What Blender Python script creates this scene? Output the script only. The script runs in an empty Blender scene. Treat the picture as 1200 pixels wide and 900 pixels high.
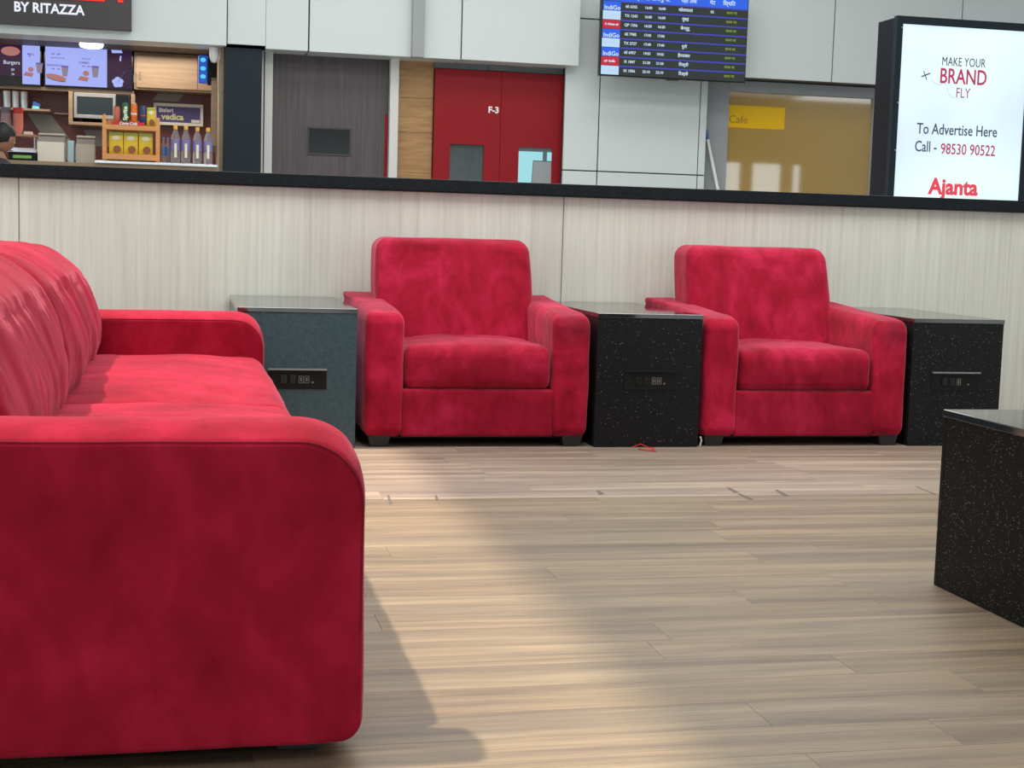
import bpy, bmesh, math, random
from mathutils import Vector, Matrix, noise
from math import sin, cos, pi, radians

random.seed(7)
SC = bpy.context.scene
COL = SC.collection

# ------------------------------------------------------------------ camera
def make_camera():
    yaw, pitch, roll, h, f = radians(12.7), radians(5.93), radians(1.7), 0.87, 1735.0
    fw = Vector((sin(yaw)*cos(pitch), cos(yaw)*cos(pitch), -sin(pitch)))
    r = Vector((cos(yaw), -sin(yaw), 0)); u = r.cross(fw)
    r2 = r*cos(roll)+u*sin(roll); u2 = -r*sin(roll)+u*cos(roll)
    m = Matrix((r2, u2, -fw)).transposed().to_4x4()
    m.translation = (0, 0, h)
    cd = bpy.data.cameras.new('camera'); cd.sensor_width = 36; cd.lens = f/1200*36
    cd.clip_start = 0.05; cd.clip_end = 200
    co = bpy.data.objects.new('camera', cd); co.matrix_world = m
    COL.objects.link(co); SC.camera = co
make_camera()

# ------------------------------------------------------------------ light
SC.view_settings.view_transform = 'Standard'
SC.view_settings.look = 'None'
SC.view_settings.gamma = 1.0
SC.view_settings.use_curve_mapping = False
SC.view_settings.exposure = 0.0

W = bpy.data.worlds.new('daylight'); SC.world = W; W.use_nodes = True
bg = W.node_tree.nodes['Background']
bg.inputs[0].default_value = (0.86, 0.95, 1.0, 1); bg.inputs[1].default_value = 1.55

CEIL = 4.6
def area(name, loc, sx, sy, power, color, rot=(0, 0, 0)):
    l = bpy.data.lights.new(name, 'AREA'); l.shape = 'RECTANGLE'; l.size = sx; l.size_y = sy
    l.energy = power; l.color = color
    o = bpy.data.objects.new(name, l); o.location = loc; o.rotation_euler = rot
    COL.objects.link(o); return o
# sun through the long roof light on the left
s = bpy.data.lights.new('sun', 'SUN'); s.energy = 4.6; s.angle = radians(1.9); s.color = (1.0, 0.88, 0.72)
so = bpy.data.objects.new('sun', s); COL.objects.link(so)
so.rotation_euler = Vector((0.45, -0.06, -1)).to_track_quat('-Z', 'Y').to_euler()
WARM = (0.97, 1.0, 0.97)
for i, (x, y, sx, sy, p) in enumerate([(2.0, 4.7, 5.0, 2.2, 220), (5.8, 3.6, 1.6, 4.0, 6), (2.5, 9.3, 6, 1.4, 175),
                                      (2.5, 12.0, 8, 1.2, 105), (2.0, 0.0, 4, 1.5, 25)]):
    area('ceiling_fill', (x, y, CEIL-0.06), sx, sy, p, WARM)  # unseen area lights added under the ceiling to brighten seats, wall and background

# ------------------------------------------------------------------ helpers
def T(o, label=None, cat=None, group=None, kind=None):
    if label: o['label'] = label
    if cat: o['category'] = cat
    if group: o['group'] = group
    if kind: o['kind'] = kind
    return o

def link(name, me, parent=None, loc=None):
    o = bpy.data.objects.new(name, me); COL.objects.link(o)
    if parent is not None: o.parent = parent
    if loc is not None: o.location = loc
    return o

def empty(name, loc, rz=0):
    o = bpy.data.objects.new(name, None); o.empty_display_size = 0.1
    o.location = loc; o.rotation_euler = (0, 0, rz); COL.objects.link(o); return o

def tree(o, loc, parent=None, rz=None):
    c = o.copy(); COL.objects.link(c); c.parent = parent
    if loc is not None: c.location = loc
    if rz is not None: c.rotation_euler = (0, 0, rz)
    for ch in o.children: tree(ch, None, c)
    return c

class MB:
    def __init__(s): s.v = []; s.f = []; s.sm = False
    def add(s, vs, fs):
        n = len(s.v); s.v += [tuple(p) for p in vs]; s.f += [tuple(i+n for i in f) for f in fs]; return s
    def box(s, x0, x1, y0, y1, z0, z1):
        v = [(x, y, z) for z in (z0, z1) for y in (y0, y1) for x in (x0, x1)]
        return s.add(v, [(0, 2, 3, 1), (4, 5, 7, 6), (0, 1, 5, 4), (2, 6, 7, 3), (0, 4, 6, 2), (1, 3, 7, 5)])
    def prism(s, pts, y0, y1):       # polygon in X-Z extruded along Y
        n = len(pts)
        v = [(x, y0, z) for x, z in pts]+[(x, y1, z) for x, z in pts]
        return s.add(v, [tuple(range(n)), tuple(range(2*n-1, n-1, -1))]+[(i, i+n, (i+1) % n+n, (i+1) % n) for i in range(n)])
    def prismx(s, pts, x0, x1):      # polygon in Y-Z extruded along X
        n = len(pts)
        v = [(x0, y, z) for y, z in pts]+[(x1, y, z) for y, z in pts]
        return s.add(v, [tuple(range(n)), tuple(range(2*n-1, n-1, -1))]+[(i, i+n, (i+1) % n+n, (i+1) % n) for i in range(n)])
    def lathe(s, prof, c=(0, 0, 0), n=20, cap=True):
        v = []; f = []
        for r, z in prof:
            for k in range(n):
                a = 2*pi*k/n; v.append((c[0]+r*cos(a), c[1]+r*sin(a), c[2]+z))
        for i in range(len(prof)-1):
            for k in range(n):
                k2 = (k+1) % n; f.append((i*n+k, i*n+k2, (i+1)*n+k2, (i+1)*n+k))
        if cap: f.append(tuple(range(n-1, -1, -1))); f.append(tuple((len(prof)-1)*n+k for k in range(n)))
        s.sm = True
        return s.add(v, f)
    def tube(s, pts, r, n=8):
        pts = [Vector(p) for p in pts]; v = []; f = []
        for i, p in enumerate(pts):
            d = (pts[min(i+1, len(pts)-1)]-pts[max(i-1, 0)]).normalized()
            a = d.cross(Vector((0, 0, 1)) if abs(d.z) < .9 else Vector((1, 0, 0))).normalized(); b = d.cross(a)
            for k in range(n):
                t = 2*pi*k/n; v.append(p+a*r*cos(t)+b*r*sin(t))
        for i in range(len(pts)-1):
            for k in range(n):
                k2 = (k+1) % n; f.append((i*n+k, i*n+k2, (i+1)*n+k2, (i+1)*n+k))
        f.append(tuple(range(n-1, -1, -1))); f.append(tuple((len(pts)-1)*n+k for k in range(n)))
        s.sm = True
        return s.add(v, f)
    def disc_y(s, x, y, z, rx, rz, n=20, t=0.004):
        return s.prism([(x+rx*cos(2*pi*k/n), z+rz*sin(2*pi*k/n)) for k in range(n)], y, y+t)
    def build(s, name, m, parent=None, bevel=0, seg=2, smooth=None, loc=None):
        me = bpy.data.meshes.new(name); me.from_pydata(s.v, [], s.f)
        bm = bmesh.new(); bm.from_mesh(me)
        bmesh.ops.recalc_face_normals(bm, faces=bm.faces)
        if bevel:
            es = [e for e in bm.edges if len(e.link_faces) == 2 and e.calc_face_angle(0) > 0.6]
            bmesh.ops.bevel(bm, geom=es, offset=bevel, segments=seg, affect='EDGES', profile=0.5)
        sm = s.sm if smooth is None else smooth
        if sm:
            for f in bm.faces: f.smooth = True
            for e in bm.edges:
                if len(e.link_faces) == 2 and e.calc_face_angle(0) > 0.7: e.smooth = False
        bm.to_mesh(me); bm.free()
        me.materials.append(m)
        return link(name, me, parent, loc)

def box(name, m, b, parent=None, bevel=0.0, seg=2):
    return MB().box(*b).build(name, m, parent, bevel, seg)

def softbox(name, m, b, r, parent=None, res=(10, 10, 10), deform=None, er=6):
    """rounded upholstery block; deform(p, n, q): p point, n normal, q = -1..1 box coordinates"""
    x0, x1, y0, y1, z0, z1 = b
    C = Vector(((x0+x1)/2, (y0+y1)/2, (z0+z1)/2)); H = Vector(((x1-x0)/2, (y1-y0)/2, (z1-z0)/2))
    if not hasattr(r, '__len__'): r = (r, r, r)
    def ticks(h, n, rr):
        rr = min(rr, h)
        a = [-h+rr*(1-math.cos(t*pi/2/er))*1.0 if False else -h+rr*t/er for t in range(er)]
        mid = [-h+rr+(2*h-2*rr)*i/n for i in range(n+1)]
        return a+mid+[-x for x in reversed(a)]
    tk = [ticks(H[i], res[i], r[i]) for i in range(3)]
    bm = bmesh.new(); vd = {}
    def V(i, j, k):
        key = (i, j, k)
        if key in vd: return vd[key]
        p = Vector((tk[0][i], tk[1][j], tk[2][k]))
        inner = Vector([max(-(H[a]-r[a]), min(H[a]-r[a], p[a])) for a in range(3)])
        d = p-inner
        dn = Vector([d[a]/r[a] for a in range(3)])
        if dn.length > 1e-9:
            # cube -> sphere spreading so corners are evenly meshed
            e = Vector([math.tan(dn[a]*pi/4) for a in range(3)]).normalized()
            q = inner+Vector([e[a]*r[a] for a in range(3)]); n = e
        else: q = p; n = Vector((0, 0, 1))
        qq = Vector([q[a]/H[a] for a in range(3)])
        q = q+C
        if deform: q = deform(q.copy(), n, qq)
        vd[key] = bm.verts.new(q); return vd[key]
    N = [len(t)-1 for t in tk]
    for a in range(3):
        b1, b2 = (a+1) % 3, (a+2) % 3
        for side in (0, N[a]):
            for i in range(N[b1]):
                for j in range(N[b2]):
                    cs = []
                    for di, dj in ((0, 0), (1, 0), (1, 1), (0, 1)):
                        idx = [0, 0, 0]; idx[a] = side; idx[b1] = i+di; idx[b2] = j+dj
                        cs.append(V(*idx))
                    if side == 0: cs.reverse()
                    try: bm.faces.new(cs)
                    except ValueError: pass
    for f in bm.faces: f.smooth = True
    me = bpy.data.meshes.new(name); bm.to_mesh(me); bm.free(); me.materials.append(m)
    return link(name, me, parent)

def text(name, body, m, parent, loc, size, depth=0.002, align='CENTER', sx=1.0, bold=0.0, rot=(pi/2, 0, 0), shear=0.0):
    c = bpy.data.curves.new(name, 'FONT'); c.body = body; c.size = size; c.align_x = align; c.align_y = 'CENTER'
    c.extrude = depth/2; c.offset = bold; c.shear = shear; c.resolution_u = 3
    o = bpy.data.objects.new(name, c); COL.objects.link(o)
    bpy.context.view_layer.update()
    me = bpy.data.meshes.new_from_object(o.evaluated_get(bpy.context.evaluated_depsgraph_get()))
    bpy.data.objects.remove(o); bpy.data.curves.remove(c)
    me.materials.clear(); me.materials.append(m)
    me.transform(Matrix.Diagonal((sx, 1, 1, 1)))
    n = link(name, me, parent, loc); n.rotation_euler = rot
    return n

# ------------------------------------------------------------------ materials
def mat(name, color, rough=0.5, metal=0.0, spec=0.5, emit=None, es=0.0, **kw):
    m = bpy.data.materials.new(name); m.use_nodes = True
    b = m.node_tree.nodes['Principled BSDF']
    b.inputs['Base Color'].default_value = (*color, 1); b.inputs['Roughness'].default_value = rough
    b.inputs['Metallic'].default_value = metal; b.inputs['Specular IOR Level'].default_value = spec
    if emit: b.inputs['Emission Color'].default_value = (*emit, 1); b.inputs['Emission Strength'].default_value = es
    for k, v in kw.items(): b.inputs[k.replace('_', ' ')].default_value = v
    return m
def nd(m, t, **kw):
    n = m.node_tree.nodes.new(t)
    for k, v in kw.items(): setattr(n, k, v)
    return n
def lk(m, a, b): m.node_tree.links.new(a, b)
def ramp(m, fac, stops):
    r = nd(m, 'ShaderNodeValToRGB'); lk(m, fac, r.inputs[0])
    e = r.color_ramp.elements
    e[0].position = stops[0][0]; e[0].color = (*stops[0][1], 1)
    e[1].position = stops[-1][0]; e[1].color = (*stops[-1][1], 1)
    for p, c in stops[1:-1]:
        x = e.new(p); x.color = (*c, 1)
    return r.outputs[0]
def noise_n(m, scale, stretch=(1, 1, 1), detail=4, rough=0.55, coord='Object', dist=0.0):
    tc = nd(m, 'ShaderNodeTexCoord'); mp = nd(m, 'ShaderNodeMapping'); mp.inputs['Scale'].default_value = stretch
    n = nd(m, 'ShaderNodeTexNoise'); n.inputs['Scale'].default_value = scale; n.inputs['Detail'].default_value = detail
    n.inputs['Roughness'].default_value = rough; n.inputs['Distortion'].default_value = dist
    if coord == 'World':
        g = nd(m, 'ShaderNodeNewGeometry'); lk(m, g.outputs['Position'], mp.inputs[0])
    else: lk(m, tc.outputs[coord], mp.inputs[0])
    lk(m, mp.outputs[0], n.inputs['Vector']); return n.outputs['Fac'], mp
def bsdf(m): return m.node_tree.nodes['Principled BSDF']
def bump(m, h, strength, dist=0.01):
    b = nd(m, 'ShaderNodeBump'); b.inputs['Strength'].default_value = strength; b.inputs['Distance'].default_value = dist
    lk(m, h, b.inputs['Height']); lk(m, b.outputs[0], bsdf(m).inputs['Normal']); return b
def mixc(m, fac, a, b, mode='MIX'):
    x = nd(m, 'ShaderNodeMix', data_type='RGBA', blend_type=mode)
    for s, v in ((x.inputs[0], fac), (x.inputs[6], a), (x.inputs[7], b)):
        if hasattr(v, 'is_output'): lk(m, v, s)
        else: s.default_value = v if not hasattr(v, '__len__') else (*v, 1)
    return x.outputs[2]

def suede(name, lo, mid, hi, seed, stain=None, sheen=.6):
    m = mat(name, mid, 0.85, spec=0.15)
    f1, mp = noise_n(m, 3.2, detail=5, rough=0.6, coord='World', dist=0.8); mp.inputs['Location'].default_value = (seed, seed, 0)
    f2, mp2 = noise_n(m, 16, (1, 1, 0.5), detail=4, rough=0.6, coord='World', dist=0.5)
    ad = nd(m, 'ShaderNodeMath', operation='MULTIPLY_ADD'); lk(m, f2, ad.inputs[0]); ad.inputs[1].default_value = 0.35; 
    sc = nd(m, 'ShaderNodeMath', operation='MULTIPLY'); lk(m, f1, sc.inputs[0]); sc.inputs[1].default_value = 0.65
    lk(m, sc.outputs[0], ad.inputs[2])
    col = ramp(m, ad.outputs[0], [(0.36, lo), (0.5, mid), (0.62, hi)])
    lk(m, col, bsdf(m).inputs['Base Color'])
    b = bsdf(m); b.inputs['Sheen Weight'].default_value = sheen; b.inputs['Sheen Roughness'].default_value = 0.4
    b.inputs['Sheen Tint'].default_value = (1.0, 0.34, 0.47, 1)
    if stain:
        tc = nd(m, 'ShaderNodeTexCoord'); ds = nd(m, 'ShaderNodeVectorMath', operation='DISTANCE'); lk(m, tc.outputs['Object'], ds.inputs[0]); ds.inputs[1].default_value = stain
        nf, _ = noise_n(m, 22, detail=4, coord='World'); sm_ = nd(m, 'ShaderNodeMath', operation='MULTIPLY_ADD'); lk(m, nf, sm_.inputs[0]); sm_.inputs[1].default_value = 0.10; lk(m, ds.outputs['Value'], sm_.inputs[2])
        k = nd(m, 'ShaderNodeMapRange'); lk(m, sm_.outputs[0], k.inputs[0]); k.inputs[1].default_value = 0.07; k.inputs[2].default_value = 0.16; k.inputs[3].default_value = 0.55; k.inputs[4].default_value = 0.0
        lk(m, mixc(m, k.outputs[0], col, (0.10, 0.012, 0.018)), b.inputs['Base Color'])
    f3, _ = noise_n(m, 260, detail=2, coord='World')
    f4, _ = noise_n(m, 9, detail=3, coord='World', dist=0.6)
    b1 = nd(m, 'ShaderNodeBump'); b1.inputs['Strength'].default_value = 0.25; b1.inputs['Distance'].default_value = 0.02; lk(m, f4, b1.inputs['Height'])
    b2 = bump(m, f3, 0.12, 0.002); lk(m, b1.outputs[0], b2.inputs['Normal'])
    return m
M = {}
LO, MI, HI = (0.235, 0.003, 0.014), (0.36, 0.006, 0.025), (0.50, 0.012, 0.045)
def sc3(c, k, g=1.0): return (c[0]*k, c[1]*k*g, c[2]*k*g)
M['suede_sofa'] = suede('red_suede_sofa', sc3(LO, .96), sc3(MI, .88, 1.15), sc3(HI, .82, 1.15), 3.0, sheen=.22)
M['suede'] = suede('red_suede', sc3(LO, 1.05), sc3(MI, 1.03, 1.15), sc3(HI, 1.05, 1.35), 3.0, sheen=.55)
M['suede_arm'] = suede('red_suede_soiled_arm', sc3(LO, 1.1), sc3(MI, 1.15, 1.1), sc3(HI, 1.2, 1.2), 3.0, (.845, -.01, .50), .5)
M['seam'] = mat('seam_thread', (0.17, 0.003, 0.012), 0.9)
M['black_plastic'] = mat('black_plastic', (0.010, 0.010, 0.010), 0.5, spec=0.2)
M['leg_black'] = mat('black_leg', (0.02, 0.02, 0.022), 0.5)

def granite(name, base, speck, rough, vs=260.0, thr=0.12, strength=1.0):
    m = mat(name, base, rough)
    g = nd(m, 'ShaderNodeNewGeometry'); v = nd(m, 'ShaderNodeTexVoronoi'); v.inputs['Scale'].default_value = vs
    lk(m, g.outputs['Position'], v.inputs['Vector'])
    v2 = nd(m, 'ShaderNodeTexVoronoi'); v2.inputs['Scale'].default_value = vs*0.45; lk(m, g.outputs['Position'], v2.inputs['Vector'])
    def pick(vn, lim, prob):
        a = nd(m, 'ShaderNodeMath', operation='LESS_THAN'); lk(m, vn.outputs['Distance'], a.inputs[0]); a.inputs[1].default_value = lim
        sep = nd(m, 'ShaderNodeSeparateColor'); lk(m, vn.outputs['Color'], sep.inputs[0])
        b = nd(m, 'ShaderNodeMath', operation='LESS_THAN'); lk(m, sep.outputs[0], b.inputs[0]); b.inputs[1].default_value = prob
        c = nd(m, 'ShaderNodeMath', operation='MULTIPLY'); lk(m, a.outputs[0], c.inputs[0]); lk(m, b.outputs[0], c.inputs[1])
        d = nd(m, 'ShaderNodeMath', operation='MULTIPLY'); lk(m, c.outputs[0], d.inputs[0]); lk(m, sep.outputs[1], d.inputs[1]); return d.outputs[0]
    p1 = pick(v, 0.28, thr*3.4); p2 = pick(v2, 0.17, thr*1.2)
    mx = nd(m, 'ShaderNodeMath', operation='MAXIMUM'); lk(m, p1, mx.inputs[0]); lk(m, p2, mx.inputs[1])
    f, _ = noise_n(m, 45, detail=3, coord='World')
    c0 = mixc(m, f, tuple(x*0.6 for x in base), tuple(x*1.5 for x in base))
    c1 = mixc(m, mx.outputs[0], c0, speck)
    lk(m, c1, bsdf(m).inputs['Base Color']); return m
M['granite'] = granite('black_galaxy_granite', (0.009, 0.009, 0.010), (0.62, 0.60, 0.55), 0.32, thr=0.018)
bsdf(M['granite']).inputs['Specular IOR Level'].default_value = 0.2
M['granite_near'] = granite('white_flecked_granite', (0.0065, 0.0078, 0.0092), (0.98, 0.96, 0.92), 0.35, thr=0.10)
bsdf(M['granite_near']).inputs['Specular IOR Level'].default_value = 0.1
M['granite_top'] = granite('polished_granite_top', (0.011, 0.012, 0.013), (0.3, 0.3, 0.27), 0.06, thr=0.045); bsdf(M['granite_top']).inputs['IOR'].default_value = 2.5
M['granite_reflected_blue'] = granite('granite_painted_reflection', (0.034, 0.072, 0.088), (0.25, 0.27, 0.27), 0.26, thr=0.035)  # bluish reflection and flare on the left table painted into its granite colour
M['cap'] = granite('dark_granite_coping', (0.006, 0.008, 0.010), (0.10, 0.11, 0.11), 0.3, thr=0.05); bsdf(M['cap']).inputs['Specular IOR Level'].default_value = 0.2

def laminate():
    m = mat('pale_wood_laminate', (0.6, 0.58, 0.5), 0.42)
    f1, _ = noise_n(m, 9, (6, 6, 0.16), detail=6, rough=0.65, coord='World')
    f2, _ = noise_n(m, 1.3, (1.6, 1.6, 0.12), detail=2, coord='World')
    c = ramp(m, f1, [(0.25, (0.60, 0.59, 0.51)), (0.5, (0.71, 0.705, 0.63)), (0.72, (0.78, 0.78, 0.71))])
    c2 = ramp(m, f2, [(0.35, (0.93, 0.925, 0.92)), (0.65, (1.03, 1.03, 1.02))])
    lk(m, mixc(m, 1.0, c, c2, 'MULTIPLY'), bsdf(m).inputs['Base Color'])
    bump(m, f1, 0.05, 0.003); return m
M['laminate'] = laminate()

def planks():
    m = mat('oak_vinyl_plank', (0.4, 0.3, 0.2), 0.42)
    g = nd(m, 'ShaderNodeNewGeometry'); oi = nd(m, 'ShaderNodeObjectInfo')
    vm = nd(m, 'ShaderNodeVectorMath', operation='MULTIPLY_ADD')
    cx = nd(m, 'ShaderNodeCombineXYZ')
    for i in range(3): lk(m, oi.outputs['Random'], cx.inputs[i])
    lk(m, cx.outputs[0], vm.inputs[0]); vm.inputs[1].default_value = (37, 91, 17); lk(m, g.outputs['Position'], vm.inputs[2])
    def ns(scale, st, detail, rough, dist=0):
        mp = nd(m, 'ShaderNodeMapping'); mp.inputs['Scale'].default_value = st; lk(m, vm.outputs[0], mp.inputs[0])
        n = nd(m, 'ShaderNodeTexNoise'); n.inputs['Scale'].default_value = scale; n.inputs['Detail'].default_value = detail
        n.inputs['Roughness'].default_value = rough; n.inputs['Distortion'].default_value = dist; lk(m, mp.outputs[0], n.inputs['Vector']); return n.outputs['Fac']
    grain = ns(7, (0.22, 6, 1), 7, 0.66, 0.5)
    fine = ns(42, (0.16, 7, 1), 5, 0.7)
    broad = ns(2.0, (0.35, 6, 1), 3, 0.55, 0.8)
    c1 = ramp(m, broad, [(0.28, (0.150, 0.107, 0.075)), (0.5, (0.246, 0.180, 0.117)), (0.72, (0.352, 0.262, 0.168))])
    c2 = ramp(m, grain, [(0.3, (0.68, 0.69, 0.71)), (0.5, (0.97, 0.97, 0.97)), (0.7, (1.17, 1.15, 1.10))])
    c3 = ramp(m, fine, [(0.33, (0.74, 0.74, 0.75)), (0.6, (1.06, 1.06, 1.05))])
    c = mixc(m, 1.0, c1, c2, 'MULTIPLY'); c = mixc(m, 1.0, c, c3, 'MULTIPLY')
    c = mixc(m, 1.0, c, oi.outputs['Color'], 'MULTIPLY')
    lk(m, c, bsdf(m).inputs['Base Color'])
    rr = nd(m, 'ShaderNodeMapRange'); lk(m, grain, rr.inputs[0]); rr.inputs[3].default_value = 0.40; rr.inputs[4].default_value = 0.55; bsdf(m).inputs['Specular IOR Level'].default_value = 0.4
    lk(m, rr.outputs[0], bsdf(m).inputs['Roughness'])
    bump(m, fine, 0.08, 0.001)
    return m
M['plank'] = planks()
M['subfloor'] = mat('dark_underlay', (0.06, 0.045, 0.035), 0.8)
M['tile_floor'] = mat('pale_terrazzo', (0.45, 0.44, 0.42), 0.3)
M['scuff'] = mat('grey_adhesive_residue', (0.13, 0.10, 0.085), 0.7)
M['white_panel'] = mat('white_composite_panel', (0.60, 0.64, 0.63), 0.35)
M['joint'] = mat('black_joint', (0.015, 0.02, 0.02), 0.7)
M['grey_metal'] = mat('grey_powder_coat', (0.30, 0.31, 0.32), 0.4)
M['grey_frame'] = mat('dark_grey_frame', (0.13, 0.135, 0.14), 0.45)
M['soffit'] = mat('brown_grey_soffit', (0.10, 0.085, 0.075), 0.6)
M['white_post'] = mat('cream_post', (0.62, 0.61, 0.58), 0.5)
M['dark_column'] = mat('slate_blue_cladding', (0.012, 0.020, 0.028), 0.5, spec=0.2)
M['red_door'] = mat('red_door_paint', (0.26, 0.008, 0.013), 0.45, spec=0.2)
M['black_gap'] = mat('black_recess', (0.01, 0.01, 0.01), 0.8)
M['white_ink'] = mat('white_lettering', (0.85, 0.85, 0.85), 0.5)
M['steel'] = mat('brushed_steel', (0.55, 0.56, 0.57), 0.28, 1.0)
M['dim_glass'] = mat('dark_window_glass', (0.022, 0.026, 0.026), 0.12, spec=0.3)
M['white'] = mat('white_plastic', (0.75, 0.75, 0.74), 0.4)
M['ceiling'] = mat('ceiling_white', (0.7, 0.7, 0.7), 0.8)
def woodmat(name, lo, hi, sc=8, st=(0.3, 1, 5), rough=0.5):
    m = mat(name, hi, rough)
    f, _ = noise_n(m, sc, st, detail=6, rough=0.65, coord='World', dist=0.4)
    lk(m, ramp(m, f, [(0.3, lo), (0.7, hi)]), bsdf(m).inputs['Base Color']); return m
M['brown_lam'] = woodmat('dark_grey_brown_laminate', (0.055, 0.044, 0.047), (0.098, 0.08, 0.084), 9, (5, 1, 0.15))
M['oak_panel'] = woodmat('honey_plywood', (0.26, 0.13, 0.045), (0.45, 0.25, 0.10), 7, (0.5, 1, 4))
M['light_wood'] = woodmat('light_cabinet_wood', (0.25, 0.165, 0.095), (0.34, 0.235, 0.145), 7, (0.3, 1, 5))
M['orange_wood'] = woodmat('orange_pine', (0.58, 0.24, 0.07), (0.72, 0.33, 0.11), 9, (0.4, 1, 4))
M['brown_trim'] = mat('brown_trim', (0.25, 0.17, 0.12), 0.5)
M['red_tile'] = mat('oxblood_tile', (0.16, 0.035, 0.025), 0.3)
M['grey_tile'] = mat('grey_tile', (0.27, 0.25, 0.22), 0.3)
M['ink'] = mat('dark_blue_ink', (0.02, 0.03, 0.08), 0.5)
def emitm(name, c, s): return mat(name, (0.01, 0.01, 0.01), 0.9, spec=0.0, emit=c, es=s)

# ------------------------------------------------------------------ setting: floor
fl = MB().box(-9, 16, -9, 19, -0.06, -0.008).build('floor', M['subfloor']); T(fl, kind='structure')
fp = MB()
X0, X1, Y0, Y1 = -2.3, 5.2, 1.16, 6.66
for b in ((-9, X0, -9, 19), (X1, 16, -9, 19), (X0, X1, -9, Y0), (X0, X1, Y1, 19)):
    fp.box(b[0], b[1], b[2], b[3], -0.008, 0.0)
fp.build('terrazzo', M['tile_floor'], fl)
PW, PL = 0.1405, 1.22
pm = {}
def plank_mesh(L):
    k = round(L, 3)
    if k not in pm:
        g, b = 0.0002, 0.0008
        m_ = MB(); x0, x1, y0, y1 = g, L-g, g, PW-g
        v = [(x0, y0, -.008), (x1, y0, -.008), (x1, y1, -.008), (x0, y1, -.008), (x0, y0, -b*.6), (x1, y0, -b*.6), (x1, y1, -b*.6), (x0, y1, -b*.6),
             (x0+b, y0+b, 0), (x1-b, y0+b, 0), (x1-b, y1-b, 0), (x0+b, y1-b, 0)]
        f = [(0, 1, 5, 4), (1, 2, 6, 5), (2, 3, 7, 6), (3, 0, 4, 7), (4, 5, 9, 8), (5, 6, 10, 9), (6, 7, 11, 10), (7, 4, 8, 11), (8, 9, 10, 11), (3, 2, 1, 0)]
        me = bpy.data.meshes.new('plank'); me.from_pydata(v, [], f); me.materials.append(M['plank']); pm[k] = me
    return pm[k]
rng = random.Random(11)
row = 0
y = 2.267-PW*8
k = -8
while y < 6.6:
    off = {0: 1.34, 3: 1.34, 7: 1.34, 16: 1.34, 17: 1.86}.get(k)
    if off is None: off = 1.34+PL*(0.5 if k % 2 else 0.0)+rng.choice((-.36, -.18, .2, .31, -.27))
    x = off-PL*8
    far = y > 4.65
    while x < X1-0.02:
        a = max(x, X0); b = min(x+PL, X1)
        if b > X0+0.02:
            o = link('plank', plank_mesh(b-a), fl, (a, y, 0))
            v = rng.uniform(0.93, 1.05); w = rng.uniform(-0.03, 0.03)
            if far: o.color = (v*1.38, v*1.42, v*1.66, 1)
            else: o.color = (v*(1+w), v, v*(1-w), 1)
        x += PL
    y += PW; k += 1
for i, (x, ya, yb, dx) in enumerate([(1.377, 4.69, 4.775, .006), (1.859, 4.70, 4.81, .004), (1.861, 4.57, 4.69, -.004), (2.01, 4.62, 4.755, .01),
                      (2.565, 4.63, 4.79, .004), (0.65, 4.56, 4.73, .012), (0.808, 4.62, 4.72, .01)]):
    w = 0.011 if i < 4 else 0.006
    MB().add([(x-w, ya, 0.0006), (x+w, ya+.008, 0.0006), (x+dx+w*.7, yb, 0.0006), (x+dx-w*.6, yb-.01, 0.0006)], [(0, 1, 2, 3)]).build('floor_scuff', M['scuff'], fl)

# ------------------------------------------------------------------ ceiling with the roof light opening
SX = 0.84-0.45*CEIL
ce = MB().box(SX, 16, -9, 19, CEIL, CEIL+.25).box(-9, SX-3.2, -9, 19, CEIL, CEIL+.25).box(SX-3.2, SX, 6.5, 19, CEIL, CEIL+.25).box(SX-3.2, SX, -9, -1, CEIL, CEIL+.25)
T(ce.build('ceiling', M['ceiling']), kind='structure')

# ------------------------------------------------------------------ partition wall with coping
wf = empty('wall_front', (0, 0, 0)); T(wf, kind='structure')
WY = 6.70
box('wall_core', mat('panel_edge', (0.5, 0.46, 0.38), .8), (-3.4, 6.6, WY+.012, WY+.16, 0, 1.03), wf)
px = [-3.14, -0.68, 1.731, 4.17, 6.6]
for a, b in zip(px[:-1], px[1:]):
    box('panel', M['laminate'], (a+.0018, b-.0018, WY, WY+.012, 0.0, 1.03), wf, 0.0012, 1)
tr = MB().box(-3.45, 6.65, WY-.035, WY+.20, 1.031, 1.089).build('trim_1', M['cap'], bevel=0.006, seg=3); T(tr, kind='structure')

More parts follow.
